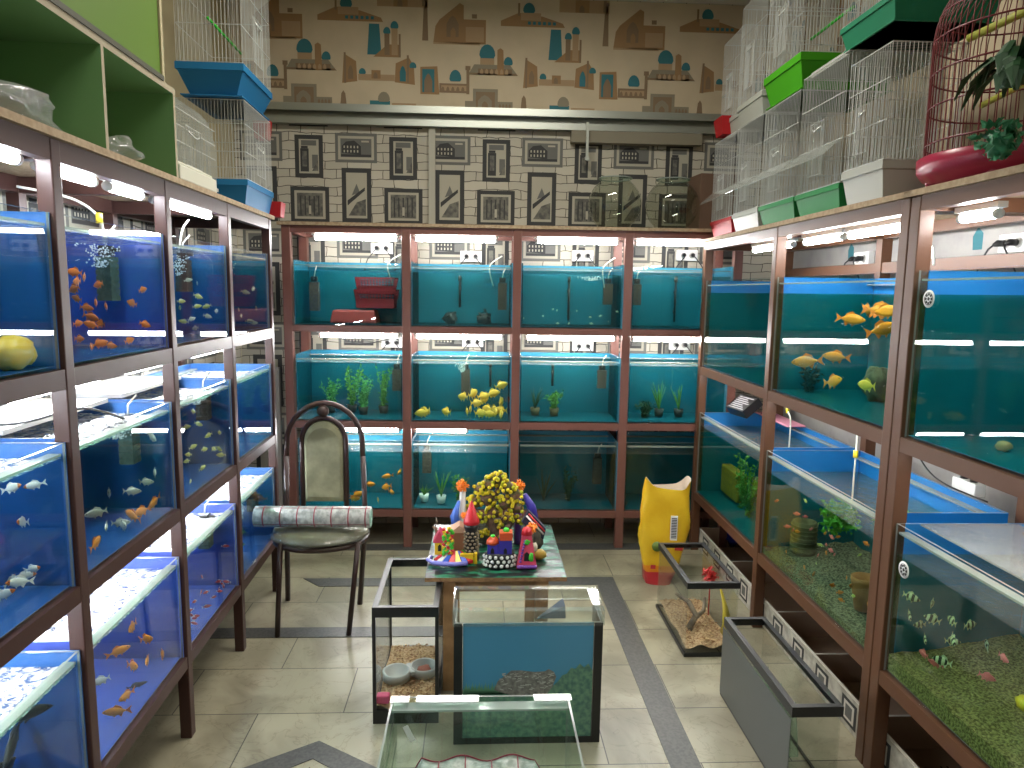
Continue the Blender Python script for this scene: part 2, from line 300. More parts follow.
# ---- upper wallpaper: printed sights of old eastern towns on sand-coloured paper
wpB=mat('sand_wallpaper',(.50,.415,.29),.85,noise=(5,(.55,.455,.32)),); tan=mat('print_tan',(.30,.18,.085),.85); tan2=mat('print_brown',(.22,.15,.09),.85); teal=mat('print_teal',(.035,.16,.19),.85); grn=mat('print_stone_grey',(.24,.21,.15),.85); ltn=mat('print_light_tan',(.38,.26,.15),.85)
k0=len(FM); FM+= [wpB,tan,tan2,teal,grn,ltn]; wB,tA,tB,tT,tG,tL=range(k0,k0+6)
def sights(mb,T,x0,x1,zlo,zhi,xoff=0):
    mb.quad(T(x0,zlo,.5),T(x1,zlo,.5),T(x1,zhi,.5),T(x0,zhi,.5),wB)
    s=.0060
    def R(cx,cz,px,py,w,h,mi,lay=1):   # px,py: lower-left corner, in small print units
        x=cx+px*s; z=cz+py*s; z2=min(z+h*s,zhi)
        if z<zlo or z>=zhi: return
        mb.quad(T(x,z,lay),T(x+w*s,z,lay),T(x+w*s,z2,lay),T(x,z2,lay),mi)
    def Pg(cx,cz,pts,mi,lay=1):
        if min(cz+q*s for p,q in pts)<zlo-.001: return
        mb.poly([T(cx+p*s,min(cz+q*s,zhi-.002),lay) for p,q in pts],mi)
    def dome(cx,cz,px,py,r,mi,h=1.25,lay=2): Pg(cx,cz,[(px-r*.8,py)]+[(px+r*math.cos(a),py+r*.35+h*r*math.sin(a)) for a in [PI-PI*i/8 for i in range(9)]]+[(px+r*.8,py)],mi,lay)
    def arch(cx,cz,px,py,w,h,mi,lay=3): Pg(cx,cz,[(px,py),(px,py+h*.6),(px+w*.25,py+h*.88),(px+w/2,py+h),(px+w*.75,py+h*.88),(px+w,py+h*.6),(px+w,py)],mi,lay)
    per=179.5
    for i in range(-4,6):
        for (px,py,kind) in ((433,36,'ruin'),(404,34,'minaret'),(320,15,'fort'),(368,60,'towers'),(290,75,'mosque'),(420,96,'gate'),(343,87,'square'),(285,110,'portal'),(370,110,'lowdome'),(341,108,'little'),(378,10,'topwall')):
            cx=(px+per*i-480)*.00602+xoff; cz=3.203-(py-2)*.0057
            if not (x0+.02<cx<x1-.45): continue
            if kind=='topwall': R(cx,cz,0,0,50,20,tL); R(cx,cz,16,0,14,20,tA,2); arch(cx,cz,20,0,5,7,tB,3); R(cx,cz,44,1,3,20,tB,3); continue
            if kind=='minaret': Pg(cx,cz,[(18,-8),(24,-8),(23,32),(20,32)],tB); R(cx,cz,19,30,5,3,tB,2)
            elif kind=='ruin':
                Pg(cx,cz,[(0,-7),(2,8),(6,14),(26,30),(30,28),(30,-8)],tA); R(cx,cz,30,-8,22,23,tA); arch(cx,cz,13,-2,12,20,tB); arch(cx,cz,17,-2,5,9,tA,4); R(cx,cz,38,16,5,4,tB,2); R(cx,cz,32,-6,18,14,tL,2); R(cx,cz,0,-9,46,2,tL,1)
            elif kind=='fort':
                Pg(cx,cz,[(0,-10),(0,-5),(18,3),(42,0),(62,-6),(64,-10)],tA); R(cx,cz,20,-4,20,7,tL,2); dome(cx,cz,28,3,6,tT); R(cx,cz,17,0,2,12,tB,2)
                for q in range(6): R(cx,cz,27+q*5,-8,3,3,tT,3)
            elif kind=='towers':
                Pg(cx,cz,[(0,2),(2,31),(12,31),(14,2)],tT); Pg(cx,cz,[(6,0),(32,0),(32,12),(20,12)],tA,2); R(cx,cz,17,2,5,22,tB,3); R(cx,cz,24,2,6,26,tL,3); dome(cx,cz,19.5,22,3.6,tT,1.4,4); dome(cx,cz,27,27,4,tT,1.4,4); R(cx,cz,31,0,2,22,tB,3)
            elif kind=='mosque':
                Pg(cx,cz,[(-2,0),(4,10),(40,10),(48,0)],tG); Pg(cx,cz,[(-2,0),(48,0),(46,2),(0,2)],tB,2); R(cx,cz,8,0,34,6,tB,2); R(cx,cz,10,10,14,9,tL,2); dome(cx,cz,17,16,8,tT,1.3,3); Pg(cx,cz,[(27,0),(27,24),(30,26),(33,24),(34,0)],tA,3); dome(cx,cz,38,10,4.5,tT,1.4,4)
                for q in range(6): arch(cx,cz,10+q*5,1,3,5,tL,4)
            elif kind=='gate':
                Pg(cx,cz,[(0,0),(0,26),(17,27),(19,0)],tA); R(cx,cz,2,2,12,22,tT,2); arch(cx,cz,4,2,8,18,tB,3); R(cx,cz,19,2,30,9,tB,2); R(cx,cz,21,4,26,5,tL,3); dome(cx,cz,35,13,6,tT,1.5,4); R(cx,cz,46,1,3,26,tB,4); R(cx,cz,45,24,5,4,tB,5)
                for q in range(5): arch(cx,cz,21+q*5,2,3,6,tB,5)
            elif kind=='square':
                Pg(cx,cz,[(0,0),(2,28),(14,21),(15,2)],tA); Pg(cx,cz,[(52,2),(53,20),(66,26),(71,18),(72,0)],tA); R(cx,cz,16,3,36,6,tL); R(cx,cz,2,0,2,29,tB,2); R(cx,cz,64,2,2,26,tB,2); arch(cx,cz,6,4,5,13,tB,3); arch(cx,cz,57,3,6,15,tT,3); dome(cx,cz,20,9,3.5,tT); dome(cx,cz,70,16,3.5,tT); R(cx,cz,29,5,9,8,tA,2); arch(cx,cz,31,5,4,6,tB,3)
            elif kind=='portal':
                R(cx,cz,0,0,48,8,tG); R(cx,cz,8,0,25,20,tG,2); R(cx,cz,11,2,19,15,tB,3); arch(cx,cz,13,0,14,14,tG,4); arch(cx,cz,17,0,6,8,tB,5)
                for q in range(4): arch(cx,cz,34+q*3.3,1,2.3,5,tB,3)
            elif kind=='lowdome': R(cx,cz,0,0,20,6,tT); dome(cx,cz,14,5,6,tG); R(cx,cz,22,0,24,4,tL)
            elif kind=='little': Pg(cx,cz,[(0,0),(1,10),(3,13),(5,10),(6,0)],tB)
sights(mb,TB,XL,XR,2.57,ZC-.005)
struct(mb,'wall_back',FM)
# right wall carries the same sand-coloured paper, left wall is painted
mb=MB(); mb.box(XR,XR+.05,YF,YB+.05,0,ZC); sights(mb,lambda x,z,l:(XR-.0008*l,2.6-x,z),-1.8,1.8,2.2,ZC-.005)
mb.quad((XR-.0005,.8,.2),(XR-.0005,4.4,.2),(XR-.0005,4.4,1.78),(XR-.0005,.8,1.78),len(FM)); mb.quad((XR-.001,.8,1.62),(XR-.001,4.4,1.62),(XR-.001,4.4,1.66),(XR-.001,.8,1.66),2)
for q_ in (3.45,2.55,2.1): mb.poly([(XR-.0015,q_,1.68),(XR-.0015,q_+.05,1.68),(XR-.0015,q_+.055,1.73),(XR-.0015,q_+.03,1.765),(XR-.0015,q_,1.74)],tT)
struct(mb,'wall_right',[wpB,*FM[1:],mat('pale_grey_paper',(.30,.29,.28),.8,noise=(9,(.36,.35,.33)))])
mb=MB(); mb.box(XL-.05,XL,YF,YB+.05,0,ZC,mi=len(FM)); TL=lambda x,z,l:(XL+.0008*l,x,z)
mb.quad(TL(.3,0,.5),TL(4.41,0,.5),TL(4.41,2.0,.5),TL(.3,2.0,.5),0); frames_on(mb,TL,.3,4.4,.02,2.0,ox=.1)
struct(mb,'wall_left',[*FM,mat('beige_paint',(.42,.36,.22),.8)])
struct(MB().box(XL-.05,XR+.05,YF-.05,YF,0,ZC),'wall_front',mat('white_paint',(.5,.49,.45),.8))
# metal channel along the back wall with its conduit and rod
ch=empty('metal_channel',(0,YB,2.47),0,'long galvanised metal channel running across the back wall between two wallpapers','channel')
galv=mat('galvanised_steel',(.36,.38,.34),.35,.7)
cy=YB-.002
mb=MB(); mb.add([(XL+.02,-.07,.115),(XR-.02,-.07,.115),(XR-.02,-.012,.115),(XL+.02,-.012,.115)],[(0,1,2,3)]); mb=MB(); mb.box(XL+.01,XR-.01,-.075,-.012,.1,.112); mb.box(XL+.01,XR-.01,-.075,-.069,.07,.1); mb.box(XL+.01,XR-.01,-.02,-.012,0,.1); mb.box(XL+.01,XR-.01,-.055,-.012,0,.008); mb.box(XL+.01,XR-.01,-.058,-.05,.0,.03)
mb.build('channel_profile',galv,ch)
struct(MB().box(.55,1.35,YB-.06,YB-.004,2.40,2.468),'trim_8',mat('beige_paint2',(.2,.18,.13),.8))
tag(MB().box(-.02,.02,-.012,.012,0,.63).build('cable_duct',mat('duct_white',(.36,.35,.29),.6),None,(-.29,YB-.02,1.85)),'pale vertical cable duct on the back wall under the metal channel','cable duct')
tag(MB().box(-.008,.008,-.008,.008,0,.2).box(-.014,.014,-.012,.012,-.02,.0).build('hanging_rod',galv,None,(.644,YB-.08,2.31)),'short metal rod hanging from the metal channel in front of framed phone booth print','rod')
#@@RACKS@@
# ================================================================ racks
def rack(k,name,label,posts,w,D,levels,umin,umax,tm,boards=True,skipfront=()):
    """posts: list of u starts; levels: list of (z0,z1)"""
    root=empty(name,LW(k,posts[0],0,0),TH(k),label,'rack'); b=posts[0]; top=levels[-1][1]
    for p in posts:
        MB().box(p-b,p-b+w,0,w,0,top).build('post',tm,root,bevel=.003)
        MB().box(p-b,p-b+w,D-w,D,0,top).build('post',tm,root)
    for z0,z1 in levels:
        ex=[(posts[i]+w-b,posts[i+1]-b) for i in range(len(posts)-1)]
        for a,c in ex:
            MB().box(a,c,.002,w-.006,z0,z1).build('front_rail',tm,root)
        MB().box(w,posts[-1]-b,D-w+.002,D-.002,z0,z1).build('rear_rail',tm,root)
        for p in posts: MB().box(p-b+.003,p-b+w-.003,w,D-w,z0,z1-.002).build('cross_rail',tm,root)
        if boards:
            if (z0,z1)==levels[-1]: MB().box(-.02,posts[-1]-b+w+.02,-.012,D+.01,z1,z1+.018).build('top_board',chip,root)
            else:
                MB().box(w*.2,posts[-1]-b+w*.8,w+.001,D-w-.001,z1-.016,z1-.001).build('shelf_board',chip,root)
    return root
LL=[(.25,.29),(.755,.795),(1.265,1.31),(1.77,1.818)]
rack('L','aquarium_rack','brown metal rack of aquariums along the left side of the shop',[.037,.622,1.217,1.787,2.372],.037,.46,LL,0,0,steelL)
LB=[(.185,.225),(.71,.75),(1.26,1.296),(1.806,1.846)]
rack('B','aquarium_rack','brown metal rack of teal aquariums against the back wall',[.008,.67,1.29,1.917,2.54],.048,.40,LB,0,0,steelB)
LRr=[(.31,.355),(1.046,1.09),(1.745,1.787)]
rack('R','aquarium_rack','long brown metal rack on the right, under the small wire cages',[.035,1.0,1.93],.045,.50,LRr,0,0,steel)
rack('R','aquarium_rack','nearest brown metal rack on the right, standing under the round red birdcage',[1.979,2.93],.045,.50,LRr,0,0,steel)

for r_,L_ in (('aquarium_rack.002',1.94),('aquarium_rack.003',.996)):
    MB().box(.046,L_-.046,.46,.496,1.60,1.645).build('rear_rail',steel,bpy.data.objects[r_])
# ================================================================ aquariums
NT=[0]
def tank(k,u0,u1,z0,H,W,label,back,wm,ws,fill=.86,v0=.011,gravel=None,group=None,side=None):
    L=u1-u0; root=empty('aquarium',LW(k,u0,v0,z0+.001),TH(k),label,'aquarium',group); t=.006
    g=MB()
    for (x0,x1,y0,y1,za,zb) in ((0,L,0,t,0,H),(0,L,W-t,W,0,H),(0,t,t,W-t,0,H),(L-t,L,t,W-t,0,H),(t,L-t,t,W-t,0,t)):
        g.box(x0,x1,y0,y1,za,zb)
        # top and narrow edges are the green cut of the glass
        kf=len(g.m)-6; g.m[kf+1]=1
        if y1-y0<=t*1.01 and y0==0: g.m[kf+3]=1; g.m[kf+5]=1
    g.build('glass_body',[glass,gedge],root)
    MB().box(t,L-t,t,.034,H-.03,H-.024).build('glass_brace',[gedge],root); MB().box(t,L-t,W-.034,W-t,H-.03,H-.024).build('glass_brace',[gedge],root)
    b=MB().box(0,L,W+.001,W+.004,0,H).box(-.004,-.001,.03,W,0,H).box(L+.001,L+.004,.0,W,0,H)
    b.build('blue_backing',[back] if not side else [back,side],root)
    if not gravel: MB().box(t+.001,L-t-.001,t+.001,W-t-.001,t+.0002,t+.0007).build('floor_sheet',back,root)
    MB().box(t+.0005,L-t-.0005,W-t-.012,W-t-.001,H-.1,H-.035) if False else None
    wz=H*fill
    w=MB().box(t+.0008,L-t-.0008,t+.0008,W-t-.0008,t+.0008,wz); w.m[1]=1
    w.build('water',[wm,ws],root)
    if gravel:
        gm,h=gravel; n,m_=24,10; vs=[];fs=[]; rnd=random.Random(int(u0*100))
        for j in range(m_+1):
            for i in range(n+1): vs.append((t+.002+(L-2*t-.004)*i/n, t+.002+(W-2*t-.004)*j/m_, t+h*(.55+.7*j/m_)+rnd.uniform(-.006,.006)))
        for j in range(m_):
            for i in range(n): a=j*(n+1)+i; fs.append((a,a+1,a+n+2,a+n+1))
        q=MB().add(vs,fs); k0=len(q.v)
        q.add([vs[i] for i in range(n+1)]+[(vs[i][0],vs[i][1],t+.001) for i in range(n+1)],[(i,i+n+1,i+n+2,i+1) for i in range(n)])
        q.build('gravel',gm,root)['kind']='stuff'
    return root
TS={}
gravD=mat('dark_gravel',(.045,.04,.03),.9,noise=(120,(.26,.22,.17),2),bump=.8); gravY=mat('sand_gravel',(.12,.075,.025),.9,noise=(150,(.38,.27,.12),3),bump=.8)
row={1.311:'top',.796:'middle',.291:'bottom'}
pos4=['nearest bay','second bay','third bay','farthest bay']
lb=[(.077,.62),(.662,1.213),(1.257,1.783),(1.827,2.368)]
for (z,H,rn,ends) in ((1.311,.345,'top',('golden snail','small orange fish','yellow and pale fish','few pale fish')),
                 (.796,.345,'middle',('red capped goldfish','large pale fish','slim yellowish fish','white rocks')),
                 (.291,.345,'bottom',('dark sharks','orange goldfish','tiny red fish','green leaves'))):
    for i,(a,b) in enumerate(lb):
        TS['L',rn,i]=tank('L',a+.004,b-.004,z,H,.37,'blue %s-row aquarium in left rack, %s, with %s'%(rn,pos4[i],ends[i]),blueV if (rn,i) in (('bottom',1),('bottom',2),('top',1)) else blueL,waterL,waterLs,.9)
bb=[(.066,.667),(.722,1.286),(1.342,1.913),(1.969,2.535)]
pb=['left end','second from the left','third from the left','right end']
for (z,H,rn,fill,ds) in ((1.297,.36,'top',.84,('red baskets in it','black ornaments on its floor','tiny fry near its floor','a long heater')),
                 (.751,.378,'middle',.88,('leafy potted plants in it','a pile of yellow fish','green water','bluer water and grassy plants')),
                 (.226,.41,'bottom',.83,('orange fish','white plant pots','dark green water','very dark water'))):
    for i,(a,b) in enumerate(bb):
        TS['B',rn,i]=tank('B',a,b,z,H,.33,'teal %s-row aquarium on back rack, %s, with %s'%(rn,pb[i],ds[i]),blueB,waterT,waterTs,fill)
rb=[(.084,.996),(1.049,1.926),(2.028,2.926)]
pr=['far end','middle bay','nearest bay']
for i,(a,b) in enumerate(rb):
    TS['R','top',i]=tank('R',a,b,1.091,.485,.42,'long upper aquarium on right rack, %s, with %s'%(pr[i],('cloudy empty water','orange goldfish and a dark rock','a round sticker on its glass')[i]),blueR,waterG,waterTs,.86)
    TS['R','low',i]=tank('R',a,b,.356,.47,.42,'tall lower aquarium on right rack, %s, with %s'%(pr[i],('yellow mat and green plants','many tiny coloured fish over dark gravel','striped fish over sandy gravel')[i]),blueR,waterG,waterTs,.80 if i!=0 else .84,gravel=(None,(gravD,.04),(gravY,.09))[i])

# ================================================================ lamps in the racks
def tube_light(k,u0,u1,v,z,label,m=None,r=.013):
    L=u1-u0; root=empty('fluorescent_lamp',LW(k,u0,v,z),TH(k),label,'lamp','fluorescent lamps under the rack shelves')
    MB().box(0,L,-.014,.014,.014,.03).build('batten',white,root)
    tb_=MB().tube([(.02,0,0),(L-.02,0,0)],r,12,0).build('tube',m or tubem,root)
    for xa in (.008,L-.021): MB().tube([(xa,0,0),(xa+.013,0,0)],r*1.03,12).build('end_cap',white,tb_)
for i,(a,b) in enumerate(((.2,.615),(.665,.93),(.98,1.205),(1.265,1.775))):
    tube_light('L',a,b,.062,1.766,'glaring tube lamp under left rack top, %s'%('nearest the camera','short one right of the first post','just left of the second post','between second and third post','dim one in the last bay')[i],tubeL)
for zz,rn in ((1.225,'middle'),(.717,'bottom')):
    for i,(a,b) in enumerate(lb):
        tube_light('L',a+.04,b-.04,.2,zz,'glaring white tube lamp over the %s row of the left rack, %s'%(rn,pos4[i]),tubeL)
for i,(a,b) in enumerate(((.16,.655),(.725,1.21),(1.41,1.90),(1.975,2.44))): tube_light('B',a,b,.065,1.785,'white tube lamp under the back rack top, %s bay'%pb[i])
for i,(a,b) in enumerate(((.18,.655),(.725,1.25),(1.36,1.90),(1.975,2.42))): tube_light('B',a,b,.065,1.238,'white tube lamp above middle row of back rack, %s bay'%pb[i])
for i,(a,b) in enumerate(((.26,.655),(.725,1.05))): tube_light('B',a,b,.065,.69,'white tube lamp above bottom row of back rack, %s bay'%pb[i])
for i,(a,b) in enumerate(((.5,.97),(.74,.99),(1.06,1.40),(1.42,1.90),(2.03,2.2),(2.3,2.8))):
    if i==1: continue
    tube_light('R',a,b,.11,1.722,'white tube lamp under right rack top, %s'%('in its far bay','','far one of the middle bay','near one of the middle bay','short one right of the double post','nearest the camera')[i])
for i,(a,b) in enumerate(((.14,.94),(1.10,1.88),(2.10,2.86))): tube_light('R',a,b,.072,1.045,'added hidden tube lamp over the lower aquarium of the right rack, %s'%pr[i],tubeD)  # unseen lamps added behind the mid rail to brighten the lower tanks
#@@OBJECTS@@
# ================================================================ wallpapered box under the right rack
bx=empty('divided_floor_box',LW('R',.04,.05,0),TH('R'),'long low open box with brick wallpaper front and brown dividers under right racks','box')
gyp=mat('brown_board',(.34,.235,.165),.8); gypw=mat('white_board_edge',(.6,.57,.5),.8); wpf=mat('box_wallpaper',(.55,.53,.45),.8,noise=(22,(.35,.33,.28)))
Lb=2.9
q=MB().box(0,Lb,0,.012,0.002,.126); q.m[1]=1; q.m[2]=2; q.m[4]=0
for i in range(14):
    x=.1+i*.2
    q.quad((x,-.0006,.02),(x+.1,-.0006,.02),(x+.1,-.0006,.11),(x,-.0006,.11),3); q.quad((x+.016,-.0012,.032),(x+.084,-.0012,.032),(x+.084,-.0012,.098),(x+.016,-.0012,.098),1); q.quad((x+.028,-.0018,.042),(x+.072,-.0018,.042),(x+.072,-.0018,.088),(x+.028,-.0018,.088),4)
q.build('front_board',[gyp,gypw,wpf,fD,fM],bx)
MB().box(0,Lb,.395,.407,.002,.126).build('rear_board',gyp,bx)
MB().box(0,Lb,.012,.395,.002,.008).build('bottom_board',gyp,bx)
for u in (.0,.52,1.10,1.46,1.86,2.35,2.888):
    d=MB().box(u,u+.009,.012,.395,.008,.125); d.m[1]=1; d.build('divider',[gyp,gypw],bx)
def text_mesh(body,size,m,parent,loc,rot,name='printed_text',label=None):
    cu=bpy.data.curves.new(name,'FONT'); cu.body=body; cu.size=size; cu.align_x='CENTER'; cu.extrude=.0004
    t=bpy.data.objects.new(name,cu); C.objects.link(t); dg=bpy.context.evaluated_depsgraph_get(); me=bpy.data.meshes.new_from_object(t.evaluated_get(dg)); bpy.data.objects.remove(t)
    me.materials.clear(); me.materials.append(m); o=bpy.data.objects.new(name,me); C.objects.link(o); o.parent=parent; o.location=loc; o.rotation_euler=rot
    return o
pr_=mat('print_faded_dark',(.02,.016,.013),.9)
text_mesh('O GYPSUM',.05,pr_,bx,(2.06,.3,.0085),(0,0,PI)); text_mesh('HHHHBE:',.06,pr_,bx,(2.08,.22,.0085),(0,0,PI)); text_mesh('BEST',.05,pr_,bx,(.93,.22,.0085),(0,0,PI))

# ================================================================ birdcages
wire=mat('cage_wire',(.62,.64,.62),.35,.4); wireR=mat('red_cage_wire',(.13,.012,.016),.4)
def cage(k,u0,u1,v0,v1,z,traycol,th,H,label,arch=False,taper=.02,door=True,group=None,perch=None,guard=False,gap=.013):
    L=u1-u0; Wd=v1-v0; root=empty('birdcage',LW(k,u0,v0,z),TH(k),label,'birdcage',group)
    t=MB().box(.0+.012,L-.012,.012,Wd-.012,0,.004); t.add([(taper,taper,0),(L-taper,taper,0),(L-taper,Wd-taper,0),(taper,Wd-taper,0),(.004,.004,th*.8),(L-.004,.004,th*.8),(L-.004,Wd-.004,th*.8),(.004,Wd-.004,th*.8)],[(0,3,2,1),(0,1,5,4),(1,2,6,5),(2,3,7,6),(3,0,4,7)])
    t.box(0,L,0,.006,th*.78,th).box(0,L,Wd-.006,Wd,th*.78,th).box(0,.006,.006,Wd-.006,th*.78,th).box(L-.006,L,.006,Wd-.006,th*.78,th)
    t.build('tray',traycol,root)
    w=MB(); r=.0011; e=.006
    top=lambda s: H-(.0 if not arch else .15*(1-math.sqrt(max(0,1-(2*s-1)**2))))
    nx=max(6,int((L-2*e)/gap)); ny=max(6,int((Wd-2*e)/gap))
    for i in range(nx+1):
        x=e+(L-2*e)*i/nx
        if arch:
            pts=[(x,e,th)]+[(x,e+(Wd-2*e)*j/10,top(j/10)) for j in range(11)]+[(x,Wd-e,th)]; w.tube(pts,r,4,0,False)
        else: w.tube([(x,e,th),(x,e,H),(x,Wd-e,H),(x,Wd-e,th)],r,4,0,False)
    for j in range(1,ny):
        y=e+(Wd-2*e)*j/ny
        for x in (e,L-e): w.bar((x,y,th),(x,y,top(j/ny)),r)
    for z_ in (th+.004,th+(H-th)*.35,th+(H-th)*.7,(H if not arch else H-.15)-.002):
        w.tube([(e,e,z_),(L-e,e,z_),(L-e,Wd-e,z_),(e,Wd-e,z_)],r*1.7,4,0,False,closed=True)
    w.build('wire_frame',wire,root)
    if door:
        d=MB(); x0,x1,z0,z1=L*.32,L*.62,th+(H-th)*.12,th+(H-th)*.55; d.tube([(x0,-.004,z0),(x1,-.004,z0),(x1,-.004,z1),(x0,-.004,z1)],.002,4,0,False,closed=True)
        for i in range(1,6): d.bar((x0+(x1-x0)*i/6,-.004,z0),(x0+(x1-x0)*i/6,-.004,z1),.0014)
        d.tube([(x0+.02,-.006,z1-.02),((x0+x1)/2,-.016,z1-.035),(x1-.02,-.006,z1-.02)],.003,5); d.build('door',wire,root)
    if perch: MB().tube([(e,Wd*.5,th+(H-th)*.4),(L-e,Wd*.5,th+(H-th)*.4)],.006,8).build('perch',perch,root)
    if guard:
        g=MB(); g.add([(.005,0,th+.15),(L-.005,0,th+.15),(L-.005,-.065,th+.09),(.005,-.065,th+.09),(.005,0,th+.152),(L-.005,0,th+.152),(L-.005,-.067,th+.092),(.005,-.067,th+.092)],[(0,1,2,3),(7,6,5,4),(0,4,5,1),(1,5,6,2),(2,6,7,3),(3,7,4,0)])
        g.build('seed_guard',clear('guard_plastic',(.9,.92,.9),1.5,.1,white=.07),root)
    return root
redp=mat('red_plastic',(.32,.01,.012),.6,0,.25); grnp=mat('green_plastic',(.015,.19,.05),.6,0,.25); lime=mat('lime_plastic',(.045,.27,.006),.6,0,.25); tealp=mat('sea_green_plastic',(.01,.155,.075),.6,0,.25); bluep=mat('blue_plastic',(.012,.14,.31),.6,0,.25); maroon=mat('crimson_plastic',(.30,.012,.045),.3)
greenp2=mat('perch_green',(.03,.5,.03),.4); yperch=mat('perch_olive',(.35,.36,.04),.5)
ZB=1.806
cage('R',.13,.455,.0,.34,ZB,redp,.085,.5,'small wire cage with a red tray in the bottom row, farthest end',guard=True)
cage('R',.47,.80,.0,.34,ZB,offw,.09,.5,'small wire cage with white tray next to the red-tray cage, bottom row',guard=True)
cage('R',.815,1.175,.0,.34,ZB,grnp,.088,.5,'wire cage with dark green tray under the lime-tray cage',guard=True)
cage('R',1.19,1.54,.0,.34,ZB,grnp,.088,.53,'wire cage with dark green tray beside the white-tray corner cage',guard=True)
cage('R',1.555,1.81,.0,.25,ZB,offw,.118,.47,'taller wire cage with a deep white tray beside the round red cage')
cage('R',.14,.44,.02,.33,ZB+.505,offw,.09,.5,'upper wire cage with pale tray at the far end of the right stack',gap=.012)
cage('R',.455,.775,.0,.33,ZB+.505,offw,.10,.56,'upper wire cage with pale tray left of the lime-tray cage')
cage('R',.79,1.16,.0,.40,ZB+.51,lime,.135,.57,'upper wire cage with a bright lime green tray',perch=greenp2,taper=.03)
cage('R',1.47,1.80,.0,.34,ZB+.50 if False else ZB+.535,tealp,.08,.5,'upper wire cage with a sea green tray on the corner cage',perch=greenp2)
tag(MB().box(0,.13,0,.10,0,.085,taper=.012).box(.0,.13,.0,.10,.085,.09).build('seed_feeder',redp,None,LW('R',.17,-.02,ZB+.52),TH('R')),'small red plastic feeder box jutting from the upper cages','feeder')
tag(MB().box(0,.33,0,.34,0,.02).build('foam_sheet',offw,None,LW('R',1.2,.03,ZB+.5315),TH('R')),'pale foam sheet on top of a green-tray cage','sheet')
# round red cage
rc=empty('round_birdcage',LW('R',2.075,.225,ZB),TH('R'),'round domed red birdcage with crimson tray and red wires','birdcage')
MB().lathe([(.19,0),(.2,.015),(.225,.03),(.238,.05),(.24,.082),(.236,.085),(.222,.08),(.215,.05),(.001,.04)],(0,0,0),40).build('tray',maroon,rc)
for a in range(5): MB().lathe([(.02,0),(.024,.03),(.018,.05)],(.19*math.cos(a*1.256+.4),.19*math.sin(a*1.256+.4),0),10).build('foot',maroon,rc)
w=MB(); R_=.222
for i in range(72):
    a=2*PI*i/72; pts=[(R_*math.cos(a),R_*math.sin(a),.08),(R_*math.cos(a),R_*math.sin(a),.40)]
    for j in range(1,8): rr=R_*math.cos(j/8*PI/2); pts.append((rr*math.cos(a),rr*math.sin(a),.40+.23*math.sin(j/8*PI/2)))
    w.tube(pts,.0014,4,0,False)
for z_,rr in ((.12,R_),(.22,R_),(.31,R_),(.40,R_),(.47,R_*.95),(.56,R_*.72),(.62,R_*.3)): w.tube([(rr*math.cos(2*PI*i/40),rr*math.sin(2*PI*i/40),z_) for i in range(40)],.0028,5,0,True,closed=True)
w.build('wire_dome',wireR,rc)
MB().tube([(R_*math.cos(2*PI*i/24)*.0+.035*math.cos(2*PI*i/24),0,.665+.035*math.sin(2*PI*i/24)) for i in range(24)],.004,6,closed=True).build('hanging_ring',wireR,rc)
MB().tube([(-.19,.02,.265),(.19,-.03,.275)],.009,8).build('perch',yperch,rc)
MB().tube([(-.1,-.1,.42),(.15,.02,.47)],.011,8).build('perch',yperch,rc)
def leafmass(mb,c,r,n,seed,size,mi=0,flat=1):
    rnd=random.Random(seed)
    for i in range(n):
        d=Vector((rnd.gauss(0,1),rnd.gauss(0,1),rnd.gauss(0,1)*flat)).normalized()*r*rnd.uniform(.3,1); p=Vector(c)+d
        a=Vector((rnd.uniform(-1,1),rnd.uniform(-1,1),rnd.uniform(-.5,1))).normalized(); b=a.orthogonal().normalized(); b=Matrix.Rotation(rnd.uniform(0,6.28),3,a)@b; s=size*rnd.uniform(.6,1.2)
        n_=a.cross(b)*s*.15
        mb.add([p,p+a*s*.45+b*s*.28+n_,p+a*s,p+a*s*.45-b*s*.28+n_],[(0,1,2,3)],mi)
# artificial plants in front of the round cage
ap=MB(); rnd=random.Random(3)
for i in range(26):
    a=rnd.uniform(0,6.28); r_=rnd.uniform(.06,.13); dz=rnd.uniform(-.02,.03); pts=[Vector((0,0,0)),Vector((r_*.5*math.cos(a),r_*.3*math.sin(a),.025+dz)),Vector((r_*math.cos(a),r_*.6*math.sin(a),-.005+dz)),Vector((r_*1.25*math.cos(a),r_*.7*math.sin(a),-.05+dz))]
    for (p0,w0),(p1,w1) in zip(zip(pts,(.004,.012,.013,.002)),zip(pts[1:],(.012,.013,.002))):
        d=(p1-p0); sd=Vector((-d.y,d.x,.3*d.x)).normalized(); up_=Vector((0,0,.004))
        ap.add([p0-sd*w0,p0+up_,p0+sd*w0,p1+sd*w1,p1+up_,p1-sd*w1],[(0,1,4,5),(1,2,3,4)])
ap.blob((0,0,-.01),.03,4,.3)
o=ap.build('artificial_plant',dgreen,None,LW('R',2.42,-.06,ZB+.20),TH('R')); tag(o,'dark green drooping plastic leaves hanging in front of the red cage','plant')
q=MB(); leafmass(q,(0,0,0),.045,120,5,.03); q.blob((0,0,-.01),.028,4,.3); tag(q.build('artificial_plant',mat('bluish_leaf',(.02,.16,.07),.5),None,LW('R',2.40,-.06,ZB+.05),TH('R')),'small bluish green leafy plastic bush at the foot of the red cage','plant')
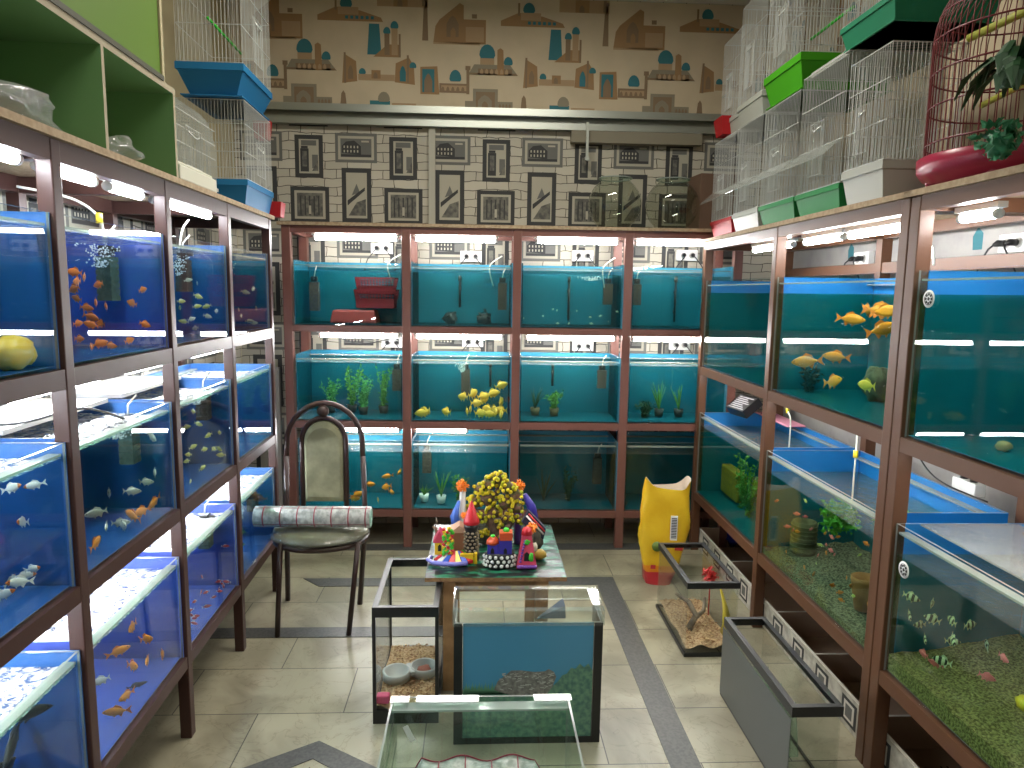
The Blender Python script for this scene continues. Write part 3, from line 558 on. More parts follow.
# left cages, cabinet and clutter
cage('L',1.50,2.0,.10,.39,1.838,offw,.06,.38,'arched white wire cage on the left rack beside the green cabinet',arch=True,gap=.012)
cage('L',2.06,2.47,.0,.33,1.838,bluep,.11,.43,'wire cage with blue tray standing on the left rack, lower one',gap=.013)
cage('L',2.02,2.46,-.01,.26,2.272,bluep,.125,.55,'wire cage with blue tray stacked on top of another blue one',perch=greenp2,taper=.045,gap=.015)
tag(MB().box(0,.09,0,.07,0,.07,taper=.008).build('seed_feeder',redp,None,LW('L',2.485,-.03,1.84),TH('L')),'small red feeder at the far end of the left rack top','feeder')
tag(MB().box(0,.09,0,.07,0,.09,taper=.008).build('seed_feeder',redp,None,LW('L',2.47,.02,2.20),TH('L')),'small dark red feeder high on the left cages, against the framed prints','feeder')
tag(MB().box(0,.34,0,.30,0,.05).box(.01,.33,.01,.29,.05,.062).build('foam_slab',mat('foam',(.5,.49,.4),.8),None,LW('L',1.34,.0,1.838),TH('L'),bevel=.008),'pale foam slab at the end of the green cabinet','foam')
lg=mat('lime_cabinet_paint',(.14,.29,.11),.5); lgd=mat('lime_cabinet_door',(.10,.19,.02),.5); ply=mat('beige_board_edge',(.33,.28,.19),.7)
cb=empty('open_cabinet',LW('L',-.5,.0,1.838),TH('L'),'lime green open cabinet standing on the left rack','cabinet')
def panel(mb,x0,x1,y0,y1,z0,z1):
    q=MB().box(x0,x1,y0,y1,z0,z1); q.m[2]=1; return q
panel(0,0,1.83,0,.28,.25,.268); q=panel(0,0,1.83,0,.28,.252,.27); q.build('shelf',[lg,ply],cb)
for x in (0,.42,.90,1.37,1.81): panel(0,x,x+.014,0,.28,.0,.252).build('divider',[lg,ply],cb)
MB().box(0,1.824,.28,.288,0,.95).build('back_panel',lg,cb)
MB().box(0,1.74,.006,.02,.285,.95).build('door',lgd,cb)
MB().box(0,1.74,-.004,.02,.27,.284).build('lower_edging',mat('dark_edging',(.07,.07,.05),.6),cb)
MB().box(1.74,1.755,.0,.28,.27,.95).build('end_panel',mat('beige_paint',(.42,.36,.22),.8),cb)
def heap(k,u,v,z,sx,sy,sz,seed,label):
    b=MB().blob((0,0,sz*.93),1,seed,.5,0,26,sx,sy,sz); 
    tag(b.build('plastic_film',film,None,LW(k,u,v,z),TH(k)),label,'plastic film')
heap('L',.55,.12,1.84,.22,.09,.045,2,'crumpled clear plastic film heap lying in front of the green cabinet')
heap('L',1.03,.06,1.84,.075,.05,.03,7,'small crumpled plastic film by the second cabinet divider')
tag(MB().box(0,.10,0,.08,0,.17).box(.0,.10,-.001,.0,.05,.12).build('paper_pack',[mat('pink_pack',(.5,.05,.16),.6)],None,LW('L',.30,.17,1.84),TH('L')),'pink pack in the nearest cabinet compartment','pack')

# on top of the back rack
def bowl(X,Y,z,r,label):
    root=empty('fish_bowl',(X,Y,z),0,label,'fish bowl','round glass fish bowls')
    prof=[(r*.55*math.sin(0),.002)]
    prof=[(.0,.004),(r*.6,.004)]+[(r*math.sin(a),r*.95-r*math.cos(a)) for a in [rad(x) for x in range(40,150,10)]]+[(r*.5,r*1.84),(r*.62,r*1.9)]
    MB().lathe(prof,(0,0,0),36,0).build('glass_body',clear('bowl_glass',(.80,.83,.78),1.6),root)
    MB().tube([(r*.62*math.cos(2*PI*i/30),r*.62*math.sin(2*PI*i/30),r*1.9) for i in range(30)],.004,6,closed=True).build('rim',gedge,root)
ztop=1.866
bowl(.79,4.17,ztop,.155,'round empty glass fish bowl, left of two on the back rack'); bowl(1.13,4.17,ztop,.155,'round empty glass fish bowl beside the brown carton')
tag(MB().box(0,.26,0,.2,0,.33).build('carton',mat('cardboard',(.12,.07,.045),.85),None,(1.28,4.12,ztop),.1,bevel=.003),'brown cardboard carton at the right end of back rack top','carton')

# ================================================================ sockets and cables
def socket(P,rot,label,n=2,drop=.25,plugs=True,side=0):
    root=empty('wall_socket',P,rot,label,'socket'); w_=.033*n
    MB().box(-w_,w_,-.035,-.003,-.033,.033).build('housing',white,root,bevel=.004)
    for i in range(n):
        x=(i-(n-1)/2)*.056
        MB().tube([(x,-.037,0),(x,-.0345,0)],.019,14).build('socket_face',mat('socket_face',(.5,.5,.48),.5),root)
        if plugs:
            p=MB().tube([(x,-.0425,0),(x,-.066,0),(x,-.08,-.006)],[.012,.012,.006],10); pl=p.build('plug',black,root)
            s_=-1 if i==0 else 1
            pts=[(x,-.078,-.005),(x+s_*.01,-.09,-.02),(x+s_*.05,-.09,-.07),(x+s_*.07,-.08,-.09-drop*.3),(x+s_*.06,-.13,-.1-drop*.35)]
            MB().tube(pts,.0032,6).build('cable',blackr,pl)
for i,(x,z,l) in enumerate(((-.595,1.75,'top gap, bay left end'),(-.05,1.71,'top gap, second bay'),(.643,1.726,'top gap, third bay'),(1.30,1.74,'top gap, right end bay'),(-.535,1.175,'middle gap, left end bay'),(-.035,1.185,'middle gap, second bay'),(.66,1.166,'middle gap, third bay'),(1.28,1.18,'middle gap, right end bay'),(.65,.67,'bottom gap, third bay'),(1.235,.675,'bottom gap, right end bay'))):
    socket((x,YB,z),0,'white double wall socket seen through back rack, '+l,plugs=i not in (8,9),drop=.1)
socket((XR,3.32,1.68),-PI/2,'white double wall socket on right wall above orange goldfish tank',drop=.1); socket((XR,2.36,1.69),-PI/2,'white double wall socket on right wall above the nearest tank',drop=.1)
def cable(name,pts,r,m,label,cat,grp=None,extra=None):
    P=[Vector(p) for p in pts]; out=[]
    for i in range(len(P)-1):
        a=P[max(i-1,0)];b=P[i];c=P[i+1];d=P[min(i+2,len(P)-1)]
        for t in [j/6 for j in range(6)]:
            out.append(.5*((2*b)+(c-a)*t+(2*a-5*b+4*c-d)*t*t+(3*b-3*c+d-a)*t**3))
    out.append(P[-1]); o=MB().tube(out,r,6).build(name,m,None)
    tag(o,label,cat,grp)
    return o
airw=mat('air_hose_white',(.62,.65,.58),.4); yv=mat('yellow_valve',(.7,.55,.02),.4)
def hose(k,pts,label,valve=None):
    root=empty('air_hose',LW(k,*pts[0]),0,label,'air hose')
    P=[Vector(LW(k,*p))-Vector(LW(k,*pts[0])) for p in pts]; out=[]
    for i in range(len(P)-1):
        a=P[max(i-1,0)];b=P[i];c=P[i+1];d=P[min(i+2,len(P)-1)]
        for t in [j/6 for j in range(6)]: out.append(.5*((2*b)+(c-a)*t+(2*a-5*b+4*c-d)*t*t+(3*b-3*c+d-a)*t**3))
    out.append(P[-1]); MB().tube(out,.0035,6).build('hose',airw,root)
    if valve is not None: p=P[valve]; MB().tube([p+Vector((0,0,.014)),p-Vector((0,0,.014))],.009,8).build('valve',yv,root)
hose('L',[(.42,.2,1.76),(.47,.14,1.71),(.5,.13,1.66),(.53,.13,1.6)],'white air hose into the nearest top tank of the left rack',1)
hose('L',[(1.0,.3,1.76),(1.08,.2,1.74),(1.1,.14,1.69),(1.12,.14,1.62)],'white air hose with yellow valve into the orange fish tank',2)
hose('L',[(1.66,.1,1.74),(1.6,.1,1.7),(1.56,.1,1.62)],'thin white air hose into the left top tank, third bay')
hose('L',[(.45,.30,1.22),(.42,.22,1.21),(.40,.18,1.15),(.40,.18,1.05)],'white air hose curving into the nearest middle tank of left rack',1)
hose('R',[(1.78,.16,1.73),(1.76,.16,1.69),(1.84,.16,1.66),(1.86,.16,1.60)],'white air hose with yellow valve near the right double post',1)
hose('R',[(.95,.2,1.04),(1.0,.2,.99),(1.02,.2,.9),(1.02,.2,.72)],'white air hose with yellow tip dropping into the far low tank',1) if False else None
hose('R',[(.62,.26,1.04),(.72,.24,.95),(.76,.24,.9),(.76,.24,.72)],'white air hose with yellow valve dropping into far lower tank',1)
hose('R',[(1.42,.2,1.04),(1.43,.2,.95),(1.43,.2,.9),(1.43,.2,.68)],'white air hose with yellow valve in the lower middle tank',2)
for i,(u,z) in enumerate(((.6,1.55),(1.18,1.55),(1.83,1.55))): hose('B',[(u+.05,.1,z+.15),(u-.02,.08,z+.09),(u,.15,z-.02)],'white air hose into the top back tank, %s'%('first','second','third')[i])
cable('black_cable',[LW('R',2.15,.40,.86),LW('R',2.3,.33,.90),LW('R',2.2,.30,.84),LW('R',2.35,.25,.85),LW('R',2.5,.2,.845),LW('R',2.6,.3,.845)],.0035,blackr,'black cable coiled over the nearest lower tank of the right rack','cable')
cable('black_cable',[LW('R',1.2,.47,.90),LW('R',1.35,.45,.94),LW('R',1.5,.44,.86),LW('R',1.65,.42,.84),LW('R',1.85,.42,.84)],.003,blackr,'black cable behind the lower middle tank of the right rack','cable')
cable('black_cable',[LW('L',.6,.3,1.19),LW('L',.75,.2,1.16),LW('L',.95,.14,1.165),LW('L',1.12,.1,1.10)],.0035,blackr,'black cable lying across the large pale fish tank','cable')
cable('black_cable',[LW('B',.15,.38,1.24),LW('B',.25,.36,1.20),LW('B',.38,.36,1.165),LW('B',.55,.38,1.2),LW('B',.6,.40,1.19)],.003,blackr,'black cable sagging above the leafy potted plant tank','cable')
cable('black_cable',[LW('B',.72,.38,.72),LW('B',.82,.37,.66),LW('B',.95,.37,.67),LW('B',1.05,.38,.70),LW('B',1.25,.38,.66)],.003,blackr,'black cable sagging above the white plant pot tank','cable')
cable('black_cable',[LW('B',1.36,.38,.65),LW('B',1.5,.38,.665),LW('B',1.7,.38,.68)],.003,blackr,'black cable left of the socket in bottom gap, third bay','cable')
for u,l in ((1.62,'lower middle tank'),(2.42,'nearest lower tank')):
    r_=empty('power_strip',LW('R',u,.475,.822),TH('R'),'white power strip behind the '+l+' of the right rack','power strip')
    MB().box(0,.12,-.02,.02,0,.045).build('housing',white,r_,bevel=.004)
    for j in range(2): MB().tube([(.035+.05*j,0,.0455),(.035+.05*j,0,.075)],.013,10).build('plug',black,r_)

# ================================================================ chair with the tablecloth roll
chm=mat('chair_tube',(.028,.011,.010),.35,.0,.5)
ch=empty('chair',(-.71,3.08,0),0,'dark tubular metal chair with olive seat and oval backrest','chair')
def P_(x,y,z): return (x+.71,y-3.08,z)
for a,b in (((-.86,2.91,0),(-.845,2.945,.41)),((-.555,2.92,0),(-.515,2.955,.41))):
    MB().tube([P_(*a),P_(*b)],.0115,10).build('leg',chm,ch)
arch_pts=[(-.912,3.277,0),(-.90,3.25,.42),(-.895,3.26,.72)]+[(-.718+.178*math.cos(a),3.265+.01*math.sin(a),.77+.2*math.sin(a)) for a in [PI-PI*i/14 for i in range(1,14)]]+[(-.54,3.26,.72),(-.53,3.25,.42),(-.558,3.228,0)]
MB().tube([P_(*p) for p in arch_pts[2:-2]],.0125,10).build('back_arch',chm,ch)
MB().tube([P_(*p) for p in arch_pts[:3]],.0125,10).build('leg',chm,ch)
MB().tube([P_(*p) for p in arch_pts[-3:]],.0125,10).build('leg',chm,ch)
inner=[(-.822,3.255,.43),(-.822,3.258,.77)]+[(-.72+.102*math.cos(a),3.26,.79+.112*math.sin(a)) for a in [PI-PI*i/12 for i in range(0,13)]]+[(-.618,3.258,.77),(-.618,3.255,.43)]
MB().tube([P_(*p) for p in inner],.0125,10).build('inner_back_arch',chm,ch)
MB().ball(P_(-.722,3.262,.934),.028,n=14).build('ornament_ball',chm,ch)
olive=mat('olive_fabric',(.22,.215,.13),.8,noise=(14,(.15,.145,.085)),bump=.3)
pts=[(-.72+.09*math.cos(a),.79+.1*math.sin(a)) for a in [PI*i/16 for i in range(17)]]+[(-.81,.5),(-.63,.5)]
pad=MB(); n=len(pts); cx_=-.72; cz_=.68
ring=lambda k,dy:[P_(cx_+(x-cx_)*k,3.258+dy,cz_+(z-cz_)*k) for x,z in pts]
vs=ring(1,0)+ring(.98,-.012)+ring(.85,-.022)+ring(1,.012); pad.add(vs,[tuple(n*2+i for i in range(n))]+[(i,(i+1)%n,n+(i+1)%n,n+i)[::-1] for i in range(n)]+[(n+i,n+(i+1)%n,2*n+(i+1)%n,2*n+i)[::-1] for i in range(n)]+[(i,(i+1)%n,3*n+(i+1)%n,3*n+i) for i in range(n)]+[tuple(3*n+n-1-i for i in range(n))],0,False)
pad.build('backrest',olive,ch)
seat=MB().lathe([(0,.395),(.17,.395),(.205,.41),(.208,.43),(.19,.448),(.1,.455),(0,.457)],P_(-.70,3.08,0),40,0,True,1,.88); seat.build('seat',olive,ch)
MB().lathe([(.195,.382),(.212,.382),(.212,.398),(.195,.398)],P_(-.70,3.08,0),40,0,True,1,.88).build('seat_frame',chm,ch)
MB().blob(P_(-.70,3.02,.425),1,5,.12,0,26,.216,.15,.035).build('plastic_cover',clear('chair_film',(.75,.77,.68),1.5,.2,bump=.5,bscale=25,white=.06),ch)
MB().tube([P_(-.89,3.25,.36),P_(-.53,3.25,.36)],.008,8).build('stretcher',chm,ch)
clothm=mat('printed_oilcloth',(.42,.44,.42),.25,noise=(55,(.26,.28,.27),6)); redl=mat('oilcloth_red_line',(.22,.02,.04),.4)
def roll(loc,rot,L,r,label):
    root=empty('tablecloth_roll',loc,rot,label,'tablecloth roll'); q=MB()
    prof=[]; n=22
    q.tube([(-L/2,0,0),(L/2,0,0)],r,n,0)
    for i in range(7):
        x=-L/2+.04+i*(L-.06)/6; q.tube([(x,0,0),(x+.005,0,0)],r*1.012,n,1)
    for a in (1.9,3.6,5.2,.2): q.add([(x,r*1.014*math.cos(b),r*1.014*math.sin(b)) for x in (-L/2,L/2) for b in (a,a+.07)],[(0,1,3,2)],1)
    q.build('cloth',[clothm,redl],root)
    sp=[( L/2+.0005,(.006+(r-.008)*t/30)*math.cos(t*.8),(.006+(r-.008)*t/30)*math.sin(t*.8)) for t in range(31)]
    MB().tube(sp,.0022,4,0,False).build('roll_end',mat('oilcloth_edge',(.3,.5,.42),.5),root)
roll((-.715,3.0,.458+.052),rad(-1),.50,.046,'rolled printed tablecloth with red grid lying on the chair')

# ================================================================ low table with ornaments
wood=mat('raw_wood',(.38,.21,.09),.6,noise=(18,(.28,.15,.06)))
tb=empty('low_table',(.073,2.76,0),0,'low wooden table with green and black painted top','table')
q=MB().box(-.262,.262,-.295,.295,.438,.453); q.build('tabletop',mat('chipboard_top',(.30,.17,.07),.7,noise=(80,(.2,.11,.05))),tb)
gp=MB(); n=28; vs=[];rnd=random.Random(9)
for j in range(n+1):
    for i in range(n+1): 
        x=-.262+.524*i/n; y=-.295+.59*j/n; e=(i in(0,n)) or (j in (0,n)); vs.append((x,y,.4535 if e else .454+rnd.uniform(0,.004)))
gp.add(vs,[(j*(n+1)+i,j*(n+1)+i+1,(j+1)*(n+1)+i+1,(j+1)*(n+1)+i) for j in range(n) for i in range(n)],0,True)
gp.build('painted_surface',mat('green_black_paint',(.004,.007,.007),.3,noise=(34,(.01,.15,.075),6),ramp=(.50,.58),stretch=(.45,1.6,1)),tb)
for sx in (-1,1):
    for sy in (-1,1): MB().box(sx*.172-.024,sx*.172+.024,sy*.262-.02,sy*.262+.02,0,.438).build('leg',wood,tb,bevel=.003)
MB().box(-.148,.148,-.272,-.252,.39,.438).build('apron',wood,tb); MB().box(-.148,.148,.252,.272,.39,.438).build('apron',wood,tb)
for sx in (-1,1): MB().box(sx*.18-.01,sx*.18+.01,-.242,.242,.39,.438).build('apron',wood,tb)
TZ=.457
def OT(x,y,z=None): return (.073+(x-.08)*.94,2.76+(y-2.92-.075)*.94,TZ if z is None else z)
def cm(n,c): return mat('clay_'+n,c,.35)
cr,cg,cy_,cb_,cpk,cwh,cbk,cor,cpu,cst=cm('red',(.55,.02,.03)),cm('green',(.05,.45,.03)),cm('yellow',(.75,.5,.02)),cm('blue',(.02,.08,.5)),cm('pink',(.6,.06,.12)),cm('white',(.7,.7,.66)),cm('black',(.012,.012,.012)),cm('orange',(.85,.22,.01)),cm('purple',(.16,.05,.3)),cm('stone',(.13,.1,.07))
# castle: round stone tower with red cone, gabled house, vine arch, striped stairs
cs=empty('castle_ornament',OT(-.085,2.86),0,'painted clay castle ornament with round stone tower and red cone roof','ornament')
tw=MB(); tw.lathe([(.034,0),(.036,.01),(.027,.03),(.026,.135),(.03,.14),(.03,.16),(.022,.162)],(.065,0,0),20,0)
for j in range(7):
    for i in range(9):
        a=2*PI*(i+.5*(j%2))/9; tw.blob((.065+.0275*math.cos(a),.0275*math.sin(a),.03+.0155*j),.0075,i+j,.15,1,6,1,1,.75)
tw.build('round_tower',[cbk,mat('clay_pebble',(.25,.2,.13),.6)],cs)
MB().lathe([(.0,.158),(.034,.16),(.032,.175),(.02,.205),(.010,.24),(.0,.262)],(.065,0,0),18).build('cone_roof',cr,cs)
h=MB().box(-.085,-.045,-.02,.03,.03,.085); h.build('house_wall',cy_,cs)
MB().add([(-.092,-.026,.083),(-.038,-.026,.083),(-.065,-.026,.135),(-.092,.036,.083),(-.038,.036,.083),(-.065,.036,.135)],[(0,1,2),(5,4,3),(0,2,5,3),(1,4,5,2),(0,3,4,1)]).build('gable_roof',cpk,cs)
MB().poly([(-.072,-.0206,.045),(-.058,-.0206,.045),(-.058,-.0206,.068),(-.065,-.0206,.075),(-.072,-.0206,.068)]).build('window',cbk,cs)
v=MB()
for i in range(40):
    a=PI*i/13; v.blob((-.03+.018*math.cos(i*1.9),-.03,.02+.13*i/40),.009,i,.2,(0,1,2,3)[i%4] ,6)
v.build('vine_column',[cg,cg,cr,cy_],cs)
MB().box(-.02,.05,.0,.05,.0,.12).build('middle_building',mat('clay_tan',(.35,.16,.09),.6),cs)
MB().add([(-.025,-.005,.118),(.055,-.005,.118),(.055,.055,.13),(-.025,.055,.13),(.015,-.002,.15),(.015,.05,.155)],[(0,1,4),(1,2,5,4),(3,0,4,5),(2,3,5)]).build('flat_roof',mat('clay_beige',(.5,.3,.2),.6),cs)
for i,(m_) in enumerate((cr,cwh,cb_,cr,cy_,cb_,cr,cg)):
    a0=-2.75+.3*i; pts=[(.0+r*math.cos(b),-.0+r*math.sin(b)*.75,z) for r,b,z in ((.03,a0,.035),(.03,a0+.26,.035),(.095,a0+.26,.004),(.095,a0,.004))]
    MB().add(pts+[(x,y,z+.012) for x,y,z in pts],[(0,1,2,3),(7,6,5,4),(0,4,5,1),(1,5,6,2),(2,6,7,3),(3,7,4,0)]).build('stair_strip',m_,cs)
MB().box(.02,.075,-.045,-.028,0,.04).box(.078,.09,-.05,-.028,0,.045).build('yellow_wall',cy_,cs)
MB().tube([(-.1,.0,.012),(-.112,-.03,.012),(-.09,-.062,.012),(-.05,-.075,.012),(.0,-.08,.012),(.05,-.07,.012)],.009,8).build('blue_border',cm('lilac',(.2,.2,.6)),cs)
# pebble base house
ph=empty('pebble_house_ornament',OT(.096,2.79),0,'blue and red clay house ornament on black base with white pebbles','ornament')
MB().lathe([(.062,0),(.064,.05),(.06,.06),(.0,.06)],(0,0,0),26,0,True,1,.55).build('pebble_base',cbk,ph)
pb_=MB(); rnd=random.Random(2)
for j in range(3):
    for i in range(8):
        a=PI+PI*(i+.5+.4*(j%2))/8.4; pb_.blob((.063*math.cos(a),.034*math.sin(a),.011+.018*j),.008,i*3+j,.2,0,8,1,.5,1)
pb_.build('white_pebbles',cwh,ph)
MB().box(-.05,-.005,-.022,.02,.06,.1).box(-.004,.048,-.024,.022,.06,.118).build('blue_wall',cm('deep_blue',(.04,.03,.3)),ph)
MB().lathe([(.027,.098),(.026,.11),(.014,.125),(0,.128)],(-.028,0,0),14).build('left_roof',cm('brick_red',(.5,.07,.02)),ph)
MB().box(-.002,.05,-.026,.024,.118,.15,).build('right_roof',cm('brick_red',(.5,.07,.02)),ph)
MB().ball((-.028,-.0,.13),.01,0,10,.7).build('green_dome',cg,ph); MB().ball((.026,-.0,.155),.014,0,12,.8).build('green_dome',cg,ph)
for x in (-.03,.022): MB().poly([(x-.007,-.0245 if x>0 else -.0225,.062),(x+.007,-.0245 if x>0 else -.0225,.062),(x+.007,-.0245 if x>0 else -.0225,.078),(x,-.0245 if x>0 else -.0225,.087),(x-.007,-.0245 if x>0 else -.0225,.078)]).build('doorway',cbk,ph)
# red tower arch
rtw=empty('red_tower_ornament',OT(.205,2.78),0,'tapering red and purple clay tower ornament at table right','ornament')
t=MB(); t.add([(-.042,-.02,0),(.042,-.02,0),(.04,.03,0),(-.04,.03,0),(-.018,-.005,.14),(.018,-.005,.14),(.018,.02,.14),(-.018,.02,.14)],[(0,3,2,1),(4,5,6,7),(0,1,5,4),(1,2,6,5),(2,3,7,6),(3,0,4,7)]); t.build('tower_body',cpk,rtw)
MB().lathe([(.024,.138),(.016,.165),(0,.172)],(0,.008,0),14).build('tower_cap',cr,rtw)
d=MB()
for i in range(10): d.blob((-.034+.0075*i,-.026,.01),.008,i,.2,0,6)
for i in range(8): d.blob((-.026+.0025*i,-.02+.0015*i,.03+.012*i),.006,i,.2,0,6); 
d.build('purple_beads',cpu,rtw)
MB().poly([(-.012,-.0172,.025),(.012,-.0172,.025),(.01,-.0142,.06),(0,-.0132,.07),(-.01,-.0142,.06)]).build('doorway',cbk,rtw)
MB().blob((.018,-.022,.05),.013,3,.3,0,8,.8,.4,1.5).build('leaf',cg,rtw); MB().blob((.0,-.012,.11),.012,5,.3,0,8,1,.5,1).build('leaf',cg,rtw)
# flowering tree ornament
tr_=empty('flowering_tree_ornament',OT(.075,3.02),0,'bonsai-like tree ornament covered with yellow blossom balls','ornament')
tk=MB(); tk.tube([(0,0,0),(.01,0,.06),(-.02,0,.13),(.0,0,.2),(.02,0,.28)],[.03,.024,.018,.013,.008],10); tk.tube([(.0,0,.07),(.05,-.01,.13),(.085,0,.19)],[.018,.012,.006],8); tk.tube([(-.01,0,.1),(-.07,-.01,.15),(-.1,0,.2)],[.016,.01,.006],8); tk.tube([(.03,-.02,0),(.06,-.02,.09),(.10,0,.13)],[.02,.014,.008],8)
tk.build('trunk',mat('bark',(.09,.06,.045),.9,noise=(40,(.2,.13,.09)),bump=.6),tr_)
rnd=random.Random(11); bl=MB(); fo=MB()
for cxx,cz2,rr in ((-.085,.2,.035),(-.06,.26,.03),(-.02,.29,.035),(.02,.31,.035),(.055,.27,.04),(.09,.24,.035),(.1,.18,.035),(.05,.2,.04),(-.03,.22,.04),(.0,.16,.035),(-.11,.15,.03),(.07,.13,.03),(.11,.12,.025),(-.06,.13,.03),(.02,.1,.022),(.04,.05,.022),(-.04,.06,.02)):
    fo.blob((cxx,0,cz2),rr*.8,int(cz2*1000),.3,0,10)
    for i in range(max(9,int(rr*620))):
        a=rnd.uniform(0,6.28); b=rnd.uniform(-.5,1.4); bl.ball((cxx+rr*math.cos(a)*math.cos(b),rr*math.sin(a)*math.cos(b)*.9-.008,cz2+rr*math.sin(b)*.9),.0088,rnd.choice((0,0,1)),6)
fo.build('foliage',mat('olive_foliage',(.07,.09,.02),.8,noise=(60,(.2,.1,.07))),tr_); bl.build('blossom',[mat('blossom_yellow',(.62,.5,.01),.5),mat('blossom_olive',(.4,.42,.01),.5)],tr_)['kind']='stuff'
MB().blob((.0,.03,.05),.07,8,.3,0,16,1.2,.6,.9).build('rock',mat('mossy_rock',(.06,.06,.045),.9,noise=(35,(.14,.15,.11)),bump=.8),tr_)
def spiky(loc,r,m_,label,seed=0,parent=None):
    q=MB(); rnd=random.Random(seed); q.ball((0,0,0),r*.62,0,10)
    for i in range(46):
        d=Vector((rnd.gauss(0,1),rnd.gauss(0,1),rnd.gauss(0,1))).normalized(); q.tube([d*r*.5,d*r],[r*.16,r*.07],5)
    return q
def sponge_tower(x,y,h,m1,m2,label,lean=0,seed=1,r=.016):
    root=empty('tower_ornament',OT(x,y),0,label,'ornament')
    MB().tube([(0,0,0),(lean*.5,0,h*.5),(lean,0,h)],[r*1.2,r,r*.8],12).build('tower_body',m1,root)
    o=spiky(None,.03,m2,'',seed).build('coral_top',m2,root,(lean,0,h+.018))
    return root
bs=cm('bright_blue',(.06,.16,.6))
r_=sponge_tower(-.06,3.0,.265,cwh,cor,'white and blue clay tower ornament topped with orange coral, left',0,3)
MB().tube([(-.02,-.02,.10),(-.035,-.02,.15),(-.015,-.02,.22)],[.024,.018,.006],10).build('blue_sail',bs,r_)
r_=sponge_tower(.185,3.05,.25,cpu,cor,'purple clay tower ornament topped with red-orange coral, right',0,4)
MB().tube([(.065,-.02,.12),(.055,-.02,.18),(.025,-.02,.235)],[.024,.02,.01],10).build('blue_sail',cm('deep_blue',(.04,.03,.3)),r_)
sh=empty('boat_ornament',OT(.245,2.96),0,'dark wrecked boat ornament with white and red stripes','ornament')
MB().add([(-.05,0,.13),(.045,0,.05),(.055,.0,.1),(-.02,.0,.18),(-.05,.03,.13),(.045,.03,.05),(.055,.03,.1),(-.02,.03,.18)],[(0,1,2,3),(7,6,5,4),(0,4,5,1),(1,5,6,2),(2,6,7,3),(3,7,4,0)]).build('hull',mat('hull_dark',(.025,.03,.06),.5),sh)
MB().tube([(-.03,-.003,.16),(.045,-.003,.075)],.004,6).build('white_stripe',cwh,sh); MB().tube([(-.02,-.003,.168),(.05,-.003,.088)],.0035,6).build('red_stripe',cr,sh)
MB().blob((.0,.015,.06),.06,4,.3,0,14,.8,.4,1).build('rock',brownd,sh)
for i,(x,y,z,rr) in enumerate(((.235,2.9,.115,.026),(-.045,2.93,.155,.022))):
    q=spiky(None,rr,cor,'',7+i); q.tube([(0,0,0),(0,.0,-z)],[.006,.009],8,1); tag(q.build('coral_ornament',[cor,cst],None,OT(x,y,TZ+z)),('orange spiky coral ornament standing right above the red tower','orange spiky coral ornament peeking left of the red cone')[i],'ornament')
sn=empty('snail_ornament',OT(.265,2.86),0,'mustard yellow snail shell ornament on the right table edge','ornament'); MB().blob((0,0,.022),.025,2,.15,0,14,1.2,.8,.9).build('shell',mat('mustard',(.35,.24,.03),.5),sn); MB().blob((-.022,0,.052),.018,4,.15,0,10,.8,.7,1.2).build('pale_top',mat('clay_cream',(.45,.42,.3),.5),sn)
de=empty('deer_ornament',OT(-.135,2.93),0,'small brown deer ornament standing behind the castle','ornament')
MB().tube([(-.03,0,.075),(0,0,.08),(.03,0,.078)],[.012,.015,.013],10).build('body',mat('deer_brown',(.2,.12,.07),.6),de); MB().tube([(-.028,0,.08),(-.036,0,.115),(-.05,0,.12)],[.008,.007,.005],8).build('head',mat('deer_brown',(.2,.12,.07),.6),de)
for x,y in ((-.024,-.007),(-.024,.007),(.026,-.007),(.026,.007)): MB().tube([(x,y,.075),(x,y,0)],[.005,.0035],6).build('leg',mat('deer_brown',(.2,.12,.07),.6),de)
for s_ in (-1,1): MB().tube([(-.038,s_*.003,.12),(-.03,s_*.012,.14),(-.036,s_*.012,.158)],.002,5).build('antler',cst,de)
bsn=MB().blob((0,0,.05),.03,5,.3,0,12,.9,.7,1.6).blob((.02,.01,.1),.02,6,.3,1,10).blob((-.02,0,.08),.016,8,.3,2,10); tag(bsn.build('reef_ornament',[bs,cm('teal',(.03,.3,.28)),cr],None,OT(-.095,2.96)),'small blue and teal reef ornament between deer and castle','ornament')

# ================================================================ floor tanks
chips=mat('wood_shavings',(.28,.17,.08),.9,noise=(110,(.5,.36,.2),3),bump=.7)
def shavings(parent,x0,x1,y0,y1,z,h,seed,n=500):
    q=MB(); rnd=random.Random(seed); nx=14
    vs=[(x0+(x1-x0)*i/nx,y0+(y1-y0)*j/nx,z+h*(.7+.3*math.sin(i*.9+seed)*math.cos(j*.8))) for j in range(nx+1) for i in range(nx+1)]
    q.add(vs,[(j*(nx+1)+i,j*(nx+1)+i+1,(j+1)*(nx+1)+i+1,(j+1)*(nx+1)+i) for j in range(nx) for i in range(nx)])
    for i in range(n):
        x=rnd.uniform(x0+.01,x1-.01); y=rnd.uniform(y0+.01,y1-.01); a=rnd.uniform(0,6.28); s_=rnd.uniform(.005,.011); zz=z+h*rnd.uniform(.75,1.15); c,d=math.cos(a)*s_,math.sin(a)*s_; t=rnd.uniform(-.004,.004)
        q.add([(x-c,y-d,zz),(x-d*.4,y+c*.4,zz+.003+t),(x+c,y+d,zz+t),(x+d*.4,y-c*.4,zz+.003)],[(0,1,2,3)],1+i%2)
    o=q.build('wood_shavings',[chips,mat('shaving_light',(.5,.34,.17),.8),mat('shaving_dark',(.24,.12,.05),.8)],parent); o['kind']='stuff'
